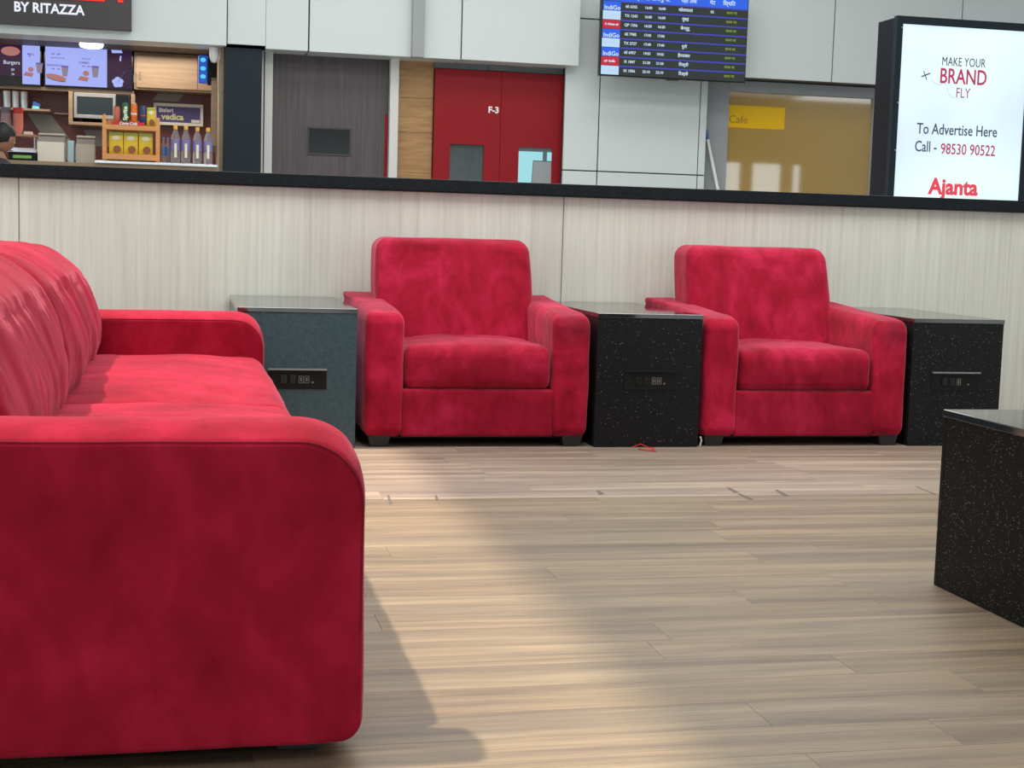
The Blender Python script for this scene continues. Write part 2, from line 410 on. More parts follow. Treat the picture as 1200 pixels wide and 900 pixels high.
# ------------------------------------------------------------------ granite tables
def socket_panel(root, x, z, strip, ports, w=.226, h=.075, fy=0.0):
    sp = MB().box(x, x+w, fy-.004, fy+.003, z, z+h).build('socket_panel', M['black_plastic'], root, .0015)
    mm = strip_m = M['steel_dull'] if strip else M['black_plastic']
    MB().box(x, x+w, fy-.014, fy-.003, z+h-.001, z+h+.006).build('cover_strip', mm, sp, .001)
    MB().box(x+.048, x+.072, fy-.008, fy-.003, z+.022, z+.056).build('rocker_switch', M['black_gloss'], sp, .001)
    MB().box(x+.084, x+.106, fy-.006, fy-.003, z+.022, z+.056).build('power_socket', M['black_gloss'], sp, .001)
    hb = MB()
    for ax, az in ((.095, .05), (.089, .031), (.101, .031)): hb.disc_y(x+ax, fy-.0066, z+az, .0028, .0028, 10, .0008)
    hb.build('socket_hole', M['black_gap'], sp)
    for i in range(ports):
        ux = x+.118+i*.0225
        r = MB()
        for t in ((0, .0018, 0, .028), (.0162, .018, 0, .028), (0, .018, 0, .0018), (0, .018, .0262, .028)):
            r.box(ux+t[0], ux+t[1], fy-.0062, fy-.0035, z+.024+t[2], z+.024+t[3])
        r.box(ux+.0065, ux+.0115, fy-.006, fy-.0035, z+.031, z+.045)
        r.build('usb_port', M['port_grey'], sp)
    MB().box(x+.168, x+.176, fy-.006, fy-.0035, z+.024, z+.03).build('indicator', M['port_grey'], sp)
M['steel_dull'] = mat('grey_aluminium', (0.30, 0.30, 0.29), 0.35, 0.6)
M['black_gloss'] = mat('black_gloss_plastic', (0.006, 0.006, 0.006), 0.2)
M['port_grey'] = mat('grey_port_bezel', (0.22, 0.22, 0.21), 0.4)
def table(name, w, d, h, loc, label, group=None, sock=None, topt=.018, gm='granite'):
    t = empty(name, loc); T(t, label, 'table', group)
    box('top_slab', M['granite_top'], (-.002, w+.002, -.003, d, h-topt, h), t, .002, 2)
    th = .018
    box('front_panel', M[gm], (0, w, 0, th, 0.0, h-topt-.0008), t, .001, 1)
    box('back_panel', M[gm], (0, w, d-th, d-.001, 0.0, h-topt-.0008), t, .001, 1)
    box('side_panel', M[gm], (0, th, th+.0005, d-th-.0005, 0.0, h-topt-.0008), t, .001, 1)
    box('side_panel', M[gm], (w-th, w, th+.0005, d-th-.0005, 0.0, h-topt-.0008), t, .001, 1)
    if sock: socket_panel(t, *sock)
    return t
TY = 5.754
table('side_table', .458, .935, .547, (.213, TY, 0), 'dark granite side table, bluish reflection painted in, between the long red sofa and the first armchair', 'granite side tables', (.117, .232, True, 2), gm='granite_reflected_blue')
table('side_table', .445, .935, .547, (1.646, TY, 0), 'black speckled granite side table standing between the two red armchairs', 'granite side tables', (.117, .236, False, 2))
table('side_table', .424, .935, .547, (3.042, TY+.01, 0), 'black granite side table at the right end beyond the second armchair', 'granite side tables', (.096, .24, True, 1))
table('coffee_table', .66, 1.25, .452, (1.884, 2.138, 0), 'large low black granite table with white speckles in the right foreground', gm='granite_near')

# ------------------------------------------------------------------ armchairs
def nz(p, s, o=0): return noise.noise(Vector((p.x*s+o, p.y*s+o*1.7, p.z*s-o)))
def make_armchair(seed):
    t = empty('armchair', (0, 0, 0))
    W_ = .93; aw = .163
    # arms (x from 0..aw), mirrored
    def arm(x0, x1, out):
        def df(p, n, q):
            k = max(0, min(1, (p.y)/.85))
            if q.z > 0: p.z += (.004+.042*k)*q.z*(1 if q.z > .5 else q.z*2)
            # outer pad bulge near the top, towards the back
            hh = max(0, min(1, (p.z-.548)/.030))
            if q.x*out > .3: p.x += out*(.002+.020*k)*hh
            # rounded fall of the top at the front
            if p.y < .12 and p.z > .47: p.z -= .012*(1-p.y/.12)**2
            p.x += .0035*nz(p, 7, seed); p.y += .004*nz(p, 6, seed+4) if n.y < -.3 else 0; p.z += .003*nz(p, 8, seed+8) if n.z > .3 else 0
            return p
        softbox('arm', M['suede_arm'], (x0, x1, 0, .86, .04, .534), (.03, .04, .045), t, (6, 22, 16), df)
    arm(.006, aw, -1); arm(W_-aw, W_-.006, 1)
    def dbase(p, n, q):
        if n.y < -.5: p.y += .003*nz(p, 6, seed+2)
        return p
    softbox('front_panel', M['suede'], (aw-.01, W_-aw+.01, .012, .80, .042, .232), (.012, .012, .012), t, (14, 6, 6), dbase, 4)
    def dseat(p, n, q):
        c = (1-q.x*q.x)*(1-min(1, abs(q.y))**4)
        if q.z > 0: p.z += .022*c*max(0, n.z)
        if n.y < -.2: p.y -= .014*(1-q.x**4)*(1-q.z*q.z)
        d = math.hypot((p.x-W_/2-.03)/.09, (p.y-.33)/.04)
        if n.z > .5: p.z -= .012*math.exp(-d*d)
        if n.z > .2: p.z += .005*nz(p, 9, seed+1)+.0028*noise.noise(Vector((p.x*30+seed, p.y*7, 0)))
        if n.y < -.2: p.y += .004*noise.noise(Vector((p.x*11+seed, p.z*14, 3)))
        return p
    softbox('seat_cushion', M['suede'], (aw+.003, W_-aw-.003, .012, .56, .229, .402), (.025, .045, .045), t, (24, 24, 8), dseat)
    def dback(p, n, q):
        k = (p.z-.36)/.46
        p.y += .13*k
        if n.y < -.3: p.y -= .018*(1-q.x**2)*(1-q.z**2)-.006*nz(p, 6, seed+5)-.003*noise.noise(Vector((p.x*16+p.z*10, p.z*5, seed)))
        p.x += (.012 if q.x > 0 else -.012)*max(0, 1-((k-.55)/.5)**2)*(1 if abs(q.x) > .8 else abs(q.x))
        p.z += .004*nz(p, 5, seed) if n.z > .4 else 0
        return p
    softbox('backrest', M['suede'], (aw-.04, W_-aw+.022, .445, .69, .30, .826), (.055, .05, .055), t, (24, 6, 22), dback)
    box('back_frame', M['suede'], (aw, W_-aw, .70, .855, .045, .50), t, .015)
    for x, yy in ((.025, .02), (W_-.115, .02), (.025, .76), (W_-.115, .76)):
        MB().add([(x+.01, yy+.006, 0), (x+.08, yy+.006, 0), (x+.08, yy+.07, 0), (x+.01, yy+.07, 0), (x, yy, .046), (x+.09, yy, .046), (x+.09, yy+.08, .046), (x, yy+.08, .046)],
                 [(3, 2, 1, 0), (4, 5, 6, 7), (0, 1, 5, 4), (1, 2, 6, 5), (2, 3, 7, 6), (3, 0, 4, 7)]).build('leg', M['leg_black'], t, .003)
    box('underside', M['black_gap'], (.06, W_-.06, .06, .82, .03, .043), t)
    return t
a1 = make_armchair(1.3); a1.location = (.70, TY+.004, 0)
T(a1, 'red suede armchair nearer the long sofa, between the left and middle granite tables', 'armchair', 'red armchairs')
a2 = make_armchair(5.9); a2.location = (2.101, TY+.004, 0)
T(a2, 'red suede armchair on the right, between the middle and right granite tables', 'armchair', 'red armchairs')

# ------------------------------------------------------------------ sofa
so_ = empty('sofa', (0, 0, 0)); T(so_, 'long red suede sofa with wrinkled back cushions in the left foreground', 'sofa')
SXL, SXR = -.76, .292
def sofa_arm(ya, yb, seed, zt=.529):
    # profile in X-Z: rounded top-front corner; edges rounded along Y
    def prof(d):
        rTR, rBR, rTL = max(.105-d*.3, .02), max(.035-d*.2, .01), .05
        x0, x1, z0, z1 = SXL+d, SXR-d, .03+d, zt-d
        P = []
        n = 12
        for i in range(n+1): a = i/n*pi/2; P.append((x1-rTR+rTR*sin(a), z1-rTR+rTR*cos(a)))
        for i in range(1, 14): P.append((x1, z1-rTR-(z1-rTR-z0-rBR)*i/14))
        for i in range(n//2+1): a = i/(n//2)*pi/2; P.append((x1-rBR+rBR*cos(a), z0+rBR-rBR*sin(a)))
        for i in range(1, 20): P.append((x1-rBR-(x1-rBR-x0)*i/20, z0))
        for i in range(0, 14): P.append((x0, z0+(z1-rTL-z0)*i/14))
        for i in range(n//2+1): a = i/(n//2)*pi/2; P.append((x0+rTL-rTL*cos(a), z1-rTL+rTL*sin(a)))
        for i in range(1, 20): P.append((x0+rTL+(x1-rTR-x0-rTL)*i/20, z1))
        return P
    er = .009
    rings = []
    cx, cz = (SXL+SXR)/2, .3
    base = prof(er)
    for s in [i/14 for i in range(1, 15)]: rings.append((ya, [(cx+(x-cx)*s, cz+(z-cz)*s) for x, z in base]))
    for i in range(1, 7): a = i/6*pi/2; rings.append((ya+er*(1-cos(a)), prof(er*(1-sin(a)))))
    for i in range(1, 14): rings.append((ya+er+(yb-ya-2*er)*i/14, prof(0)))
    for i in range(0, 7): a = i/6*pi/2; rings.append((yb-er+er*sin(a), prof(er*(1-cos(a)))))
    for s in [i/8 for i in range(7, 0, -1)]: rings.append((yb, [(cx+(x-cx)*s, cz+(z-cz)*s) for x, z in base]))
    n = len(base); v = []; f = []
    ym = (ya+yb)/2
    for yy, P in rings:
        for x, z in P:
            p = Vector((x, yy, z)); e = 1 if yy < ym else -1
            p.y += e*(.006*nz(p, 3.2, seed)+.003*nz(p, 9, seed+3))*(1 if abs(yy-ym) > (yb-ya)/2-er*1.2 else .3)
            dome = 1-((yy-ym)/((yb-ya)/2))**2
            if z > .40: p.z += .027*dome*min(1, (z-.40)/.1)+.003*nz(p, 4, seed)
            if x > SXR-.12: p.x += .010*dome*min(1, (x-SXR+.12)/.08)-.003+.004*nz(p, 4, seed+6)
            # loose hem at the lower front corner
            if z < .12 and x > .1: p.z += .006*nz(p, 12, seed)
            v.append(p)
    for i in range(len(rings)-1):
        for k in range(n):
            k2 = (k+1) % n; f.append((i*n+k, i*n+k2, (i+1)*n+k2, (i+1)*n+k))
    f.append(tuple(range(n))); f.append(tuple((len(rings)-1)*n+k for k in range(n-1, -1, -1)))
    m_ = MB(); m_.add(v, f); m_.sm = True
    o = m_.build('arm', M['suede_sofa'], so_)
    # sewn seam following the front edge
    P = [(x, z) for x, z in prof(er*.3)]
    pts = [(x, z) for x, z in P[-26:]]+P[:13+8]
    sp = []
    for x, z in pts:
        p = Vector((x, ya+er*.25, z))
        p.y += .006*nz(p, 3.2, seed)+.003*nz(p, 9, seed+3)
        if z > .45: p.z += .003*nz(p, 4, seed)+.002
        if x > SXR-.12: p.x += -.001
        sp.append(p)
    MB().tube(sp, .0012, 6).build('seam_piping', M['seam'], o)
    return o
sofa_arm(2.335, 2.50, 2.0)
sofa_arm(5.375, 5.56, 7.0, zt=.520)
def dsc(seed, yc):
    def f(p, n, q):
        c = (1-abs(q.x)**3)*(1-abs(q.y)**3)
        if q.z > 0: p.z += .040*c*max(0, n.z)
        if n.z > .25:
            w = noise.noise(Vector((p.x*2.2+seed, p.y*11+p.x*3, seed)))
            p.z += .006*w+.004*noise.noise(Vector((p.x*5, p.y*26+p.x*6, seed+2)))+.006*nz(p, 5, seed)
        if n.x > .2: p.x += .012*(1-q.y**4)*(1-q.z*q.z)+.004*noise.noise(Vector((p.y*14, p.z*8, seed)))
        return p
    return f
softbox('seat_cushion', M['suede_sofa'], (-.52, .290, 2.50, 3.93, .215, .392), (.05, .04, .05), so_, (26, 60, 6), dsc(1.0, 3.2))
softbox('seat_cushion', M['suede_sofa'], (-.52, .290, 3.932, 5.375, .215, .385), (.05, .04, .05), so_, (26, 60, 6), dsc(6.0, 4.6))
softbox('seat_base', M['suede_sofa'], (-.72, .268, 2.49, 5.385, .045, .222), (.012, .012, .012), so_, (6, 12, 4), None, 3)
def dbk(seed, ya, yb):
    def f(p, n, q):
        k = (p.z-.36)/.43
        lean = .0 if k < .35 else .28*(k-.35)**1.35
        p.x -= lean*.62
        if n.x > .1: p.x += .020*(1-q.y**4)*(1-q.z**2)
        # gathers running down the face
        face = max(0, n.x)+max(0, n.z)*.8
        g = noise.noise(Vector((p.y*5.5+k*2.0, k*1.0, seed)))*.013+noise.noise(Vector((p.y*13+k*4.2, k*1.8, seed+5)))*.008
        g += noise.noise(Vector((p.y*34+k*7, k*3.5, seed+9)))*.0022
        p += n*g*min(1, face)
        if n.z > .2: p.z += .012*(1-q.y**2)+.005*nz(p, 4, seed)
        return p
    return f
softbox('back_cushion', M['suede_sofa'], (-.60, -.282, 2.50, 3.92, .33, .785), (.125, .09, .13), so_, (6, 110, 34), dbk(2.0, 0, 0), 8)
softbox('back_cushion', M['suede_sofa'], (-.60, -.282, 3.90, 5.385, .33, .775), (.125, .09, .13), so_, (6, 110, 34), dbk(9.0, 0, 0), 8)
softbox('back_frame', M['suede_sofa'], (-.78, -.56, 2.45, 5.44, .035, .70), (.05, .04, .06), so_, (4, 14, 8), None, 4)
for x in (-.70, .16):
    for yy in (2.40, 5.42):
        box('leg', M['leg_black'], (x, x+.07, yy, yy+.07, 0, .034), so_, .003)
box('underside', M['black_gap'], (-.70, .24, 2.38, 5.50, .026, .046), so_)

# ------------------------------------------------------------------ red cord on the floor
M['red_cord'] = mat('red_twine', (0.62, 0.035, 0.03), 0.6)
pts = [(1.80+.085*u+.01*sin(u*9), 5.735-.03*u-.015*sin(u*5), .003+.018*sin(min(1, u*1.3)*pi)) for u in [i/14 for i in range(15)]]
pts += [(1.885-.07*u, 5.69-.035*sin(u*3.1), .003) for u in [i/10 for i in range(1, 11)]]
pts += [(1.815+.055*u, 5.675-.05*u, .003) for u in [i/6 for i in range(1, 7)]]
T(MB().tube(pts, .0022, 6).build('cord', M['red_cord']), 'short loop of red twine on the floor at the foot of the middle table', 'cord')
T(MB().tube([(2.10, 5.747, .004), (2.103, 5.742, .03), (2.097, 5.74, .045)], .0035, 6).build('cable_end', M['white']), 'small white cable end poking out between middle table and right armchair', 'cable')

# ================================================================== BACKGROUND across the hall
DY = 14.5
# back wall behind everything
wb = empty('wall_back', (0, 0, 0)); T(wb, kind='structure')
box('wall_core', M['grey_frame'], (.36, 9.6, 14.62, 14.75, 0, CEIL), wb)
box('dark_cladding', M['dark_column'], (.38, .722, 14.2, 14.6, 0, 2.478), wb, .004)
box('brown_panel', M['brown_lam'], (.842, 1.953, 14.50, 14.60, 0, 2.49), wb, .003)
box('red_side_strip', M['red_door'], (1.925, 1.953, 14.493, 14.4995, 0, 1.95), wb)
op = empty('observation_hatch', (0, 0, 0)); op.parent = wb
MB().box(1.178, 1.60, 14.490, 14.4995, 1.535, 1.552).box(1.178, 1.60, 14.490, 14.4995, 1.785, 1.80).box(1.178, 1.195, 14.49, 14.4995, 1.552, 1.785).box(1.583, 1.60, 14.49, 14.4995, 1.552, 1.785).build('hatch_frame', mat('dark_hatch_frame', (.05, .038, .036), .5), wb, .002)
bpy.data.objects.remove(op)
box('hatch_glass', M['dim_glass'], (1.195, 1.583, 14.494, 14.4995, 1.552, 1.785), wb)
zc = [0, .9, 1.40, 1.79, 2.12, 2.486]
for a, b in zip(zc[:-1], zc[1:]): box('plywood_sheet', M['oak_panel'], (2.045, 2.392, 14.49, 14.6, a+.001, b-.001), wb, .002)
for i, (a, b) in enumerate(((.733, .752), (.762, .838), (1.957, 2.04))):
    o = box('trim_%d' % (i+2), M['white_post'], (a, b, 14.40, 14.61, 0, 2.49), None, .003); T(o, kind='structure')

# red double door
for side, (a, b, w0) in enumerate(((2.399, 3.059, 2.562), (3.063, 3.722, 3.253))):
    dr = empty('door_%d' % (side+1), (a, 14.44, 0)); T(dr, kind='structure')
    w1 = w0+.338-a; w0 -= a; W2 = b-a; ztp = 1.692; zb = .80
    MB().box(0, w0, 0, .05, 0, 2.412).box(w1, W2, 0, .05, 0, 2.412).box(w0, w1, 0, .05, ztp, 2.412).box(w0, w1, 0, .05, 0, zb).build('door_leaf', M['red_door'], dr)
    if side == 0:
        box('door_glass', mat('door_vision_glass', (.10, .12, .12), .08, Alpha=.45), (w0, w1, .018, .024, zb, ztp), dr)
        hr_ = MB().tube([(w0+.21, .12, .0), (w0+.215, .12, 1.66)], .022, 8).tube([(w0+.215, .12, 1.44), (w0+.10, .12, 1.445)], .014, 8)
        hr_.tube([(w0+.215+.05*cos(a), .11, 1.56+.05*sin(a)) for a in [i*pi/6 for i in range(13)]], .006, 6).box(w0+.02, w0+.33, .10, .14, 1.66, 1.70)
        hr_.build('inner_stand', M['black_plastic'], dr)
        text('lettering', 'F-3', M['white_ink'], dr, (.588, -.002, 2.035), .085, bold=.0025)
    else:
        box('door_glass', mat('pale_blue_door_glass', (0.10, 0.12, 0.13), 0.1, spec=.6), (w0, w1, .018, .028, zb, ztp), dr)
        MB().prism([(w0, zb), (w0+.11, zb), (w0+.15, 1.565), (w1-.09, 1.565), (w1-.09, 1.65), (w0, 1.65)], .012, .0175).build('sky_light_pane', emitm('daylit_pane', (0.42, 0.85, 0.92), 0.85), dr)
        box('sky_light_pane', bpy.data.materials['daylit_pane'], (w1-.045, w1, .012, .0175, 1.565, 1.65), dr)
        MB().prism([(w0+.115, zb), (w1, zb), (w1, 1.555), (w0+.155, 1.555)], .010, .0118).build('grey_blind', M['grey_metal'], dr)
lt = MB().box(2.392, 3.735, 14.46, 14.61, 2.418, 2.49).box(2.93, 3.13, 14.43, 14.46, 2.42, 2.475)
T(lt.build('trim_5', M['grey_frame']), kind='structure')

# post with crosspiece seen through the left door pane: a hose reel stand is inside behind glass
# column of white composite panels
wc = empty('wall_column', (0, 0, 0)); T(wc, kind='structure')
box('column_core', M['joint'], (3.685, 5.14, 14.315, 14.6, 0, CEIL), wc)
for (a, b, c, d) in ((3.672, 4.018, 0, 1.47), (3.672, 4.018, 1.482, 2.945), (3.672, 4.018, 2.957, CEIL), (4.03, 5.067, 0, 1.47), (4.03, 5.067, 1.482, 2.945), (4.03, 5.067, 2.957, CEIL),
                     (5.077, 5.146, 0, 1.47), (5.077, 5.146, 1.482, 2.945), (5.077, 5.146, 2.957, CEIL)):
    box('panel', M['white_panel'], (a, b, 14.3, 14.34, c, d), wc, .003)
# fascia
wfa = empty('wall_fascia', (0, 0, 0)); T(wfa, kind='structure')
box('fascia_core', M['joint'], (-3.2, 3.735, 14.16, 14.5, 2.50, CEIL), wfa)
for a, b, z in ((-3.2, .395, 2.478), (.405, .751, 2.50), (.753, 1.142, 2.474), (1.156, 2.588, 2.472), (2.60, 3.755, 2.475)):
    box('panel', M['white_panel'], (a, b, 14.14 if a > 0 else 14.10, 14.5, z, CEIL), wfa, .003)
box('panel', M['white_panel'], (-9, -3.21, 14.10, 14.5, 0, CEIL), wfa, .003)
box('soffit_board', M['soffit'], (-3.2, .40, 14.5, 16.0, 2.54, 2.58), wfa)
box('grey_channel', M['grey_metal'], (2.111, 2.224, 14.05, 14.138, 2.465, CEIL), wfa, .004)
# right fascia
wfr = empty('wall_fascia_right', (0, 0, 0)); T(wfr, kind='structure')
box('fascia_core', M['joint'], (5.16, 12, 14.17, 14.6, 2.56, CEIL), wfr)
for a, b in ((5.16, 6.396), (6.408, 7.80), (7.812, 9.2), (9.212, 12)):
    box('panel', M['white_panel'], (a, b, 14.14, 14.168, 2.453, CEIL), wfr, .003)
box('lower_return', M['soffit'], (5.16, 12, 14.169, 14.44, 2.462, 2.55), wfr)
# yellow glazed shopfront
wn = empty('window_1', (0, 0, 0)); T(wn, kind='structure')
MB().box(5.15, 5.432, 14.44, 14.6, 0, 2.452).box(7.022, 12, 14.44, 14.6, 0, 2.452).box(5.432, 7.022, 14.44, 14.6, 2.34, 2.452).build('window_frame', M['grey_metal'], wn, .004)
M['yellow_glass'] = mat('amber_mirror_film', (0.42, 0.24, 0.02), 0.03, spec=1.0); bsdf(M['yellow_glass']).inputs['IOR'].default_value = 2.1
box('pane', M['yellow_glass'], (5.432, 7.022, 14.48, 14.5, 0.25, 2.34), wn)
box('cafe_sign_reflection', mat('yellow_sign_reflection', (0.75, 0.43, 0.01), 0.1), (5.437, 6.055, 14.474, 14.4798, 1.98, 2.205), wn)  # reflection of a cafe sign, painted as a flat pane on the glass
text('lettering', 'Cafe', mat('reflected_sign_brown', (0.3, 0.15, 0.01), 0.5), wn, (5.55, 14.473, 2.06), .11)  # lettering of the mirrored sign, part of the painted reflection

# rear wall behind the viewer with glazing (daylight and reflections)
wr = empty('wall_rear', (0, 0, 0)); T(wr, kind='structure')
mr = MB().box(-9, 24, -9.2, -9, 2.86, CEIL).box(-9, 24, -9.2, -9, 0, .25)
for x in [-9, -6, -3.2, -.4, 2.4, 5.2, 8, 10.8, 14.05, 14.88, 16.05]: mr.box(x-.15, x+.15, -9.2, -9, .25, 2.86)
mr.box(16.47, 24, -9.2, -9, .25, 2.86)
mr.build('window_frame', M['grey_frame'], wr)

# ------------------------------------------------------------------ leaning squeegee pole
pr = empty('mop', (5.36, 14.3, 0)); T(pr, 'white pole with blue tip leaning against the grey column beside yellow glass', 'mop')
MB().tube([(.24, -.10, .02), (-.03, .06, 1.3), (-.155, .115, 1.845)], .018, 10).build('handle', M['white'], pr)
MB().tube([(-.155, .115, 1.845), (-.174, .12, 1.93)], .019, 10).build('grip', mat('blue_plastic', (0.05, 0.13, 0.35), .4), pr)
box('head', mat('grey_mop_head', (0.3, 0.3, 0.3), .9), (.09, .39, -.14, -.06, 0, .045), pr, .01)

# ------------------------------------------------------------------ flight information screen
fs = empty('departure_screen', (3.90, 13.86, 2.378)); T(fs, 'hanging flight information screen with blue rows of departure times', 'screen')
SW, SH = 1.462, .83
box('casing', M['black_gloss'], (-.012, SW+.012, .012, .07, -.012, SH+.012), fs, .004)
box('bracket', M['black_plastic'], (.55, .9, .07, .44, .30, .60), fs, .005)
box('brand_tab', M['black_gloss'], (.67, .79, .008, .03, -.024, -.011), fs, .003)
E_dark = emitm('screen_dark', (0.034, 0.043, 0.038), 1.0)
E_blue = emitm('screen_blue', (0.035, 0.135, 0.80), 1.0)
E_line = emitm('screen_line', (0.065, 0.07, 0.52), 1.0)
E_white = emitm('screen_white', (0.62, 0.78, 0.95), 1.0)
E_pale = emitm('screen_pale', (0.50, 0.72, 0.95), 1.0)
E_red = emitm('screen_red', (0.55, 0.03, 0.055), 1.0)
E_green = emitm('screen_green', (0.22, 0.32, 0.05), 1.0)
E_pink = emitm('screen_pink', (0.62, 0.55, 0.75), 1.0)
box('display', E_dark, (0, SW, .006, .0118, 0, SH), fs)
rh = .0862
hdr = 8*rh
MB().box(0.0, SW, .004, .0058, hdr+.004, hdr+.100).build('header_band', E_blue, fs)
def st(body, m, x, z, size, **k): return text('lettering', body, m, fs, (x, .0030, z), size, depth=.001, **k)
for bdy, x in (('एयरलाइन', .09), ('उड़ान संख्या', .275), ('नि. स.', .47), ('अनु. स.', .60), ('यहाँ तक', .86), ('गेट', 1.10), ('िस्थित', 1.27)):
    st(bdy, E_white, x, hdr+.045, .052, bold=.0008)
st('DEPARTURES', E_white, .2, hdr+.12, .03); st('15:42', E_green, 1.33, hdr+.12, .03)
rows = [('IX 1056', '22:10', '22:10', 'िदल्ली', '', 'p'), ('I5 1847', '21:20', '21:20', 'िदल्ली', '', 'r2'), ('6E 6957', '19:55', '19:55', 'हैदराबाद', '', 'b'),
        ('TX 2727', '17:40', '17:40', 'पुणे', '', 'p'), ('6E 7985', '17:05', '17:05', '', '', 'b'), ('QP 1356', '16:20', '16:20', 'बेंगलुरू', '', 'r'),
        ('TX 1243', '16:00', '16:00', 'मुंबई', '', 'p'), ('6E 6355', '16:00', '16:00', 'कोलकाता', '02', 'b')]
for i, (fl_, t1, t2, dst, gate, lg) in enumerate(rows):
    z = i*rh+rh*.5
    MB().box(.185, SW, .004, .0058, (i+1)*rh-.008, (i+1)*rh+.004).build('row_line', E_line, fs)
    mm = {'b': E_blue, 'p': E_pale, 'r': E_red, 'r2': E_red}[lg]
    tl = box('airline_tile', mm, (0.004, .18, .004, .0058, i*rh+.002, (i+1)*rh-.002), fs)
    if lg == 'b': text('lettering', 'IndiGo', E_white, tl, (.095, .003, z-.018), .058, depth=.001, bold=.001)
    elif lg == 'p': text('lettering', 'air express', E_pink, tl, (.095, .003, z), .032, depth=.001)
    elif lg == 'r': text('lettering', 'A Akasa air', E_white, tl, (.095, .003, z), .030, depth=.001, bold=.001)
    else: text('lettering', 'air india', E_white, tl, (.085, .003, z), .034, depth=.001, bold=.001, shear=.2)
    st(fl_, E_white, .285, z, .036, bold=.0008); st(t1, E_white, .455, z, .034, bold=.0008); st(t2, E_white, .59, z, .034, bold=.0008)
    if dst: st(dst, E_white, .83, z, .040, bold=.0008)
    if gate: st(gate, E_white, 1.10, z, .034, bold=.0008)
    st('समय पर', E_green, 1.30, z, .034, bold=.0008)

# ------------------------------------------------------------------ advert light box
ab = empty('advert_lightbox', (5.14, 10.3, 0)); T(ab, 'tall black-framed backlit advertising box reading MAKE YOUR BRAND FLY', 'sign')
BW, BH = 1.17, 2.535
box('body', mat('black_box_frame', (0.006, 0.007, 0.010), .4, spec=.2), (.025, BW-.01, .02, .32, 0.0, BH-.01), ab, .006)
fr = MB().box(.02, .072, 0, .05, .02, BH).box(BW-.06, BW, 0, .05, .02, BH).box(.072, BW-.06, 0, .05, BH-.058, BH).box(.072, BW-.06, 0, .05, .02, .35)
fr.build('frame', mat('dark_teal_frame', (0.010, 0.018, 0.024), .4, spec=.25), ab, .003)
def poster_mat():
    m = mat('backlit_poster', (0.3, 0.3, 0.3), .3)
    f, _ = noise_n(m, 0.9, detail=1, coord='Object')
    c = ramp(m, f, [(0.3, (0.52, 0.66, 0.88)), (0.6, (0.70, 0.93, 0.95))])
    lk(m, c, bsdf(m).inputs['Emission Color']); bsdf(m).inputs['Emission Strength'].default_value = .93; return m
box('poster', poster_mat(), (.072, BW-.06, .012, .019, .35, BH-.058), ab)
I_dark = mat('poster_grey_ink', (0.06, 0.065, 0.09), .5); I_red = mat('poster_crimson_ink', (0.32, 0.02, 0.07), .5, emit=(.5, .03, .1), es=.45)
I_logo = mat('poster_red_ink', (0.5, 0.03, 0.05), .5, emit=(.7, .06, .1), es=.6); I_pur = mat('poster_plum_ink', (0.3, 0.07, 0.14), .5, emit=(.4, .1, .2), es=.35)
def pt(b, m, x, z, size, sx=.72, bold=0.0, **k): return text('lettering', b, m, ab, (x-5.14, .0105, z), size, depth=.0015, sx=sx, bold=bold, **k)
pt('MAKE YOUR', I_dark, 5.726, 2.220, .092, .70, 0.0)
pt('BRAND', I_red, 5.730, 2.110, .158, .74, .002)
pt('FLY', I_pur, 5.735, 1.992, .105, .74)
pt('To Advertise Here', I_dark, 5.706, 1.715, .114, .76, .0007)
pt('Call -', I_dark, 5.455, 1.583, .114, .74, .0007)
pt('98530 90522', I_red, 5.805, 1.572, .114, .76, .0007)
pt('Ajanta', I_logo, 5.702, 1.288, .165, .95, .006)
MB().tube([(.245, .010, 1.985+.115), (.315, .010, 2.013+.115)], .005, 6).tube([(.262, .010, 2.028+.115), (.29, .010, 1.965+.115)], .003, 6).build('plane_icon', I_dark, ab)
MB().tube([(.325+.10*u, .0105, 2.085-.035*math.sin(u*pi/1.3)) for u in [i/10 for i in range(11)]]+[(.46+.01*u, .0105, 2.05-.06*u) for u in (0.1, .6, 1)]+[(.50, .0105, 1.965), (.53, .0105, 1.955)], .0012, 5).build('plane_trail', mat('grey_trail', (.35, .4, .42), .5), ab)
for z in (1.55, 2.45, 1.9):
    MB().disc_y(.062, -.003, z, .006, .006, 10, .003).build('screw', M['steel'], ab)

# ================================================================== FOOD STALL
BYW = 15.9
ws = empty('wall_stall', (0, 0, 0)); T(ws, kind='structure')
box('wall_core', M['red_tile'], (-3.9, .42, BYW+.02, BYW+.12, 0, 2.6), ws)
# diagonal grey tile bands, each parallelogram proud of the oxblood tiles
for a in ((-1.53, 1.90, -1.30, 1.90, -1.13, 1.68, -1.38, 1.68), (-.98, 1.76, -.70, 1.77, -.60, 1.60, -.9, 1.60), (-.24, 2.165, .02, 2.165, -.04, 2.09, -.30, 2.09), (-1.36, 1.67, -1.12, 1.67, -.96, 1.45, -1.2, 1.45)):
    MB().prism([(a[0], a[1]), (a[2], a[3]), (a[4], a[5]), (a[6], a[7])], BYW+.012, BYW+.021).build('grey_tile', M['grey_tile'], ws)
box('wall_side', M['light_wood'], (.345, .378, 14.28, BYW, 0, 2.54), ws)
box('shelf_rail', M['brown_trim'], (-3.9, -.47, 15.60, 15.90, 2.115, 2.150), ws, .003)
box('slab_base', M['grey_frame'], (-4.0, .34, 14.42, 14.46, 0, 1.30), ws)

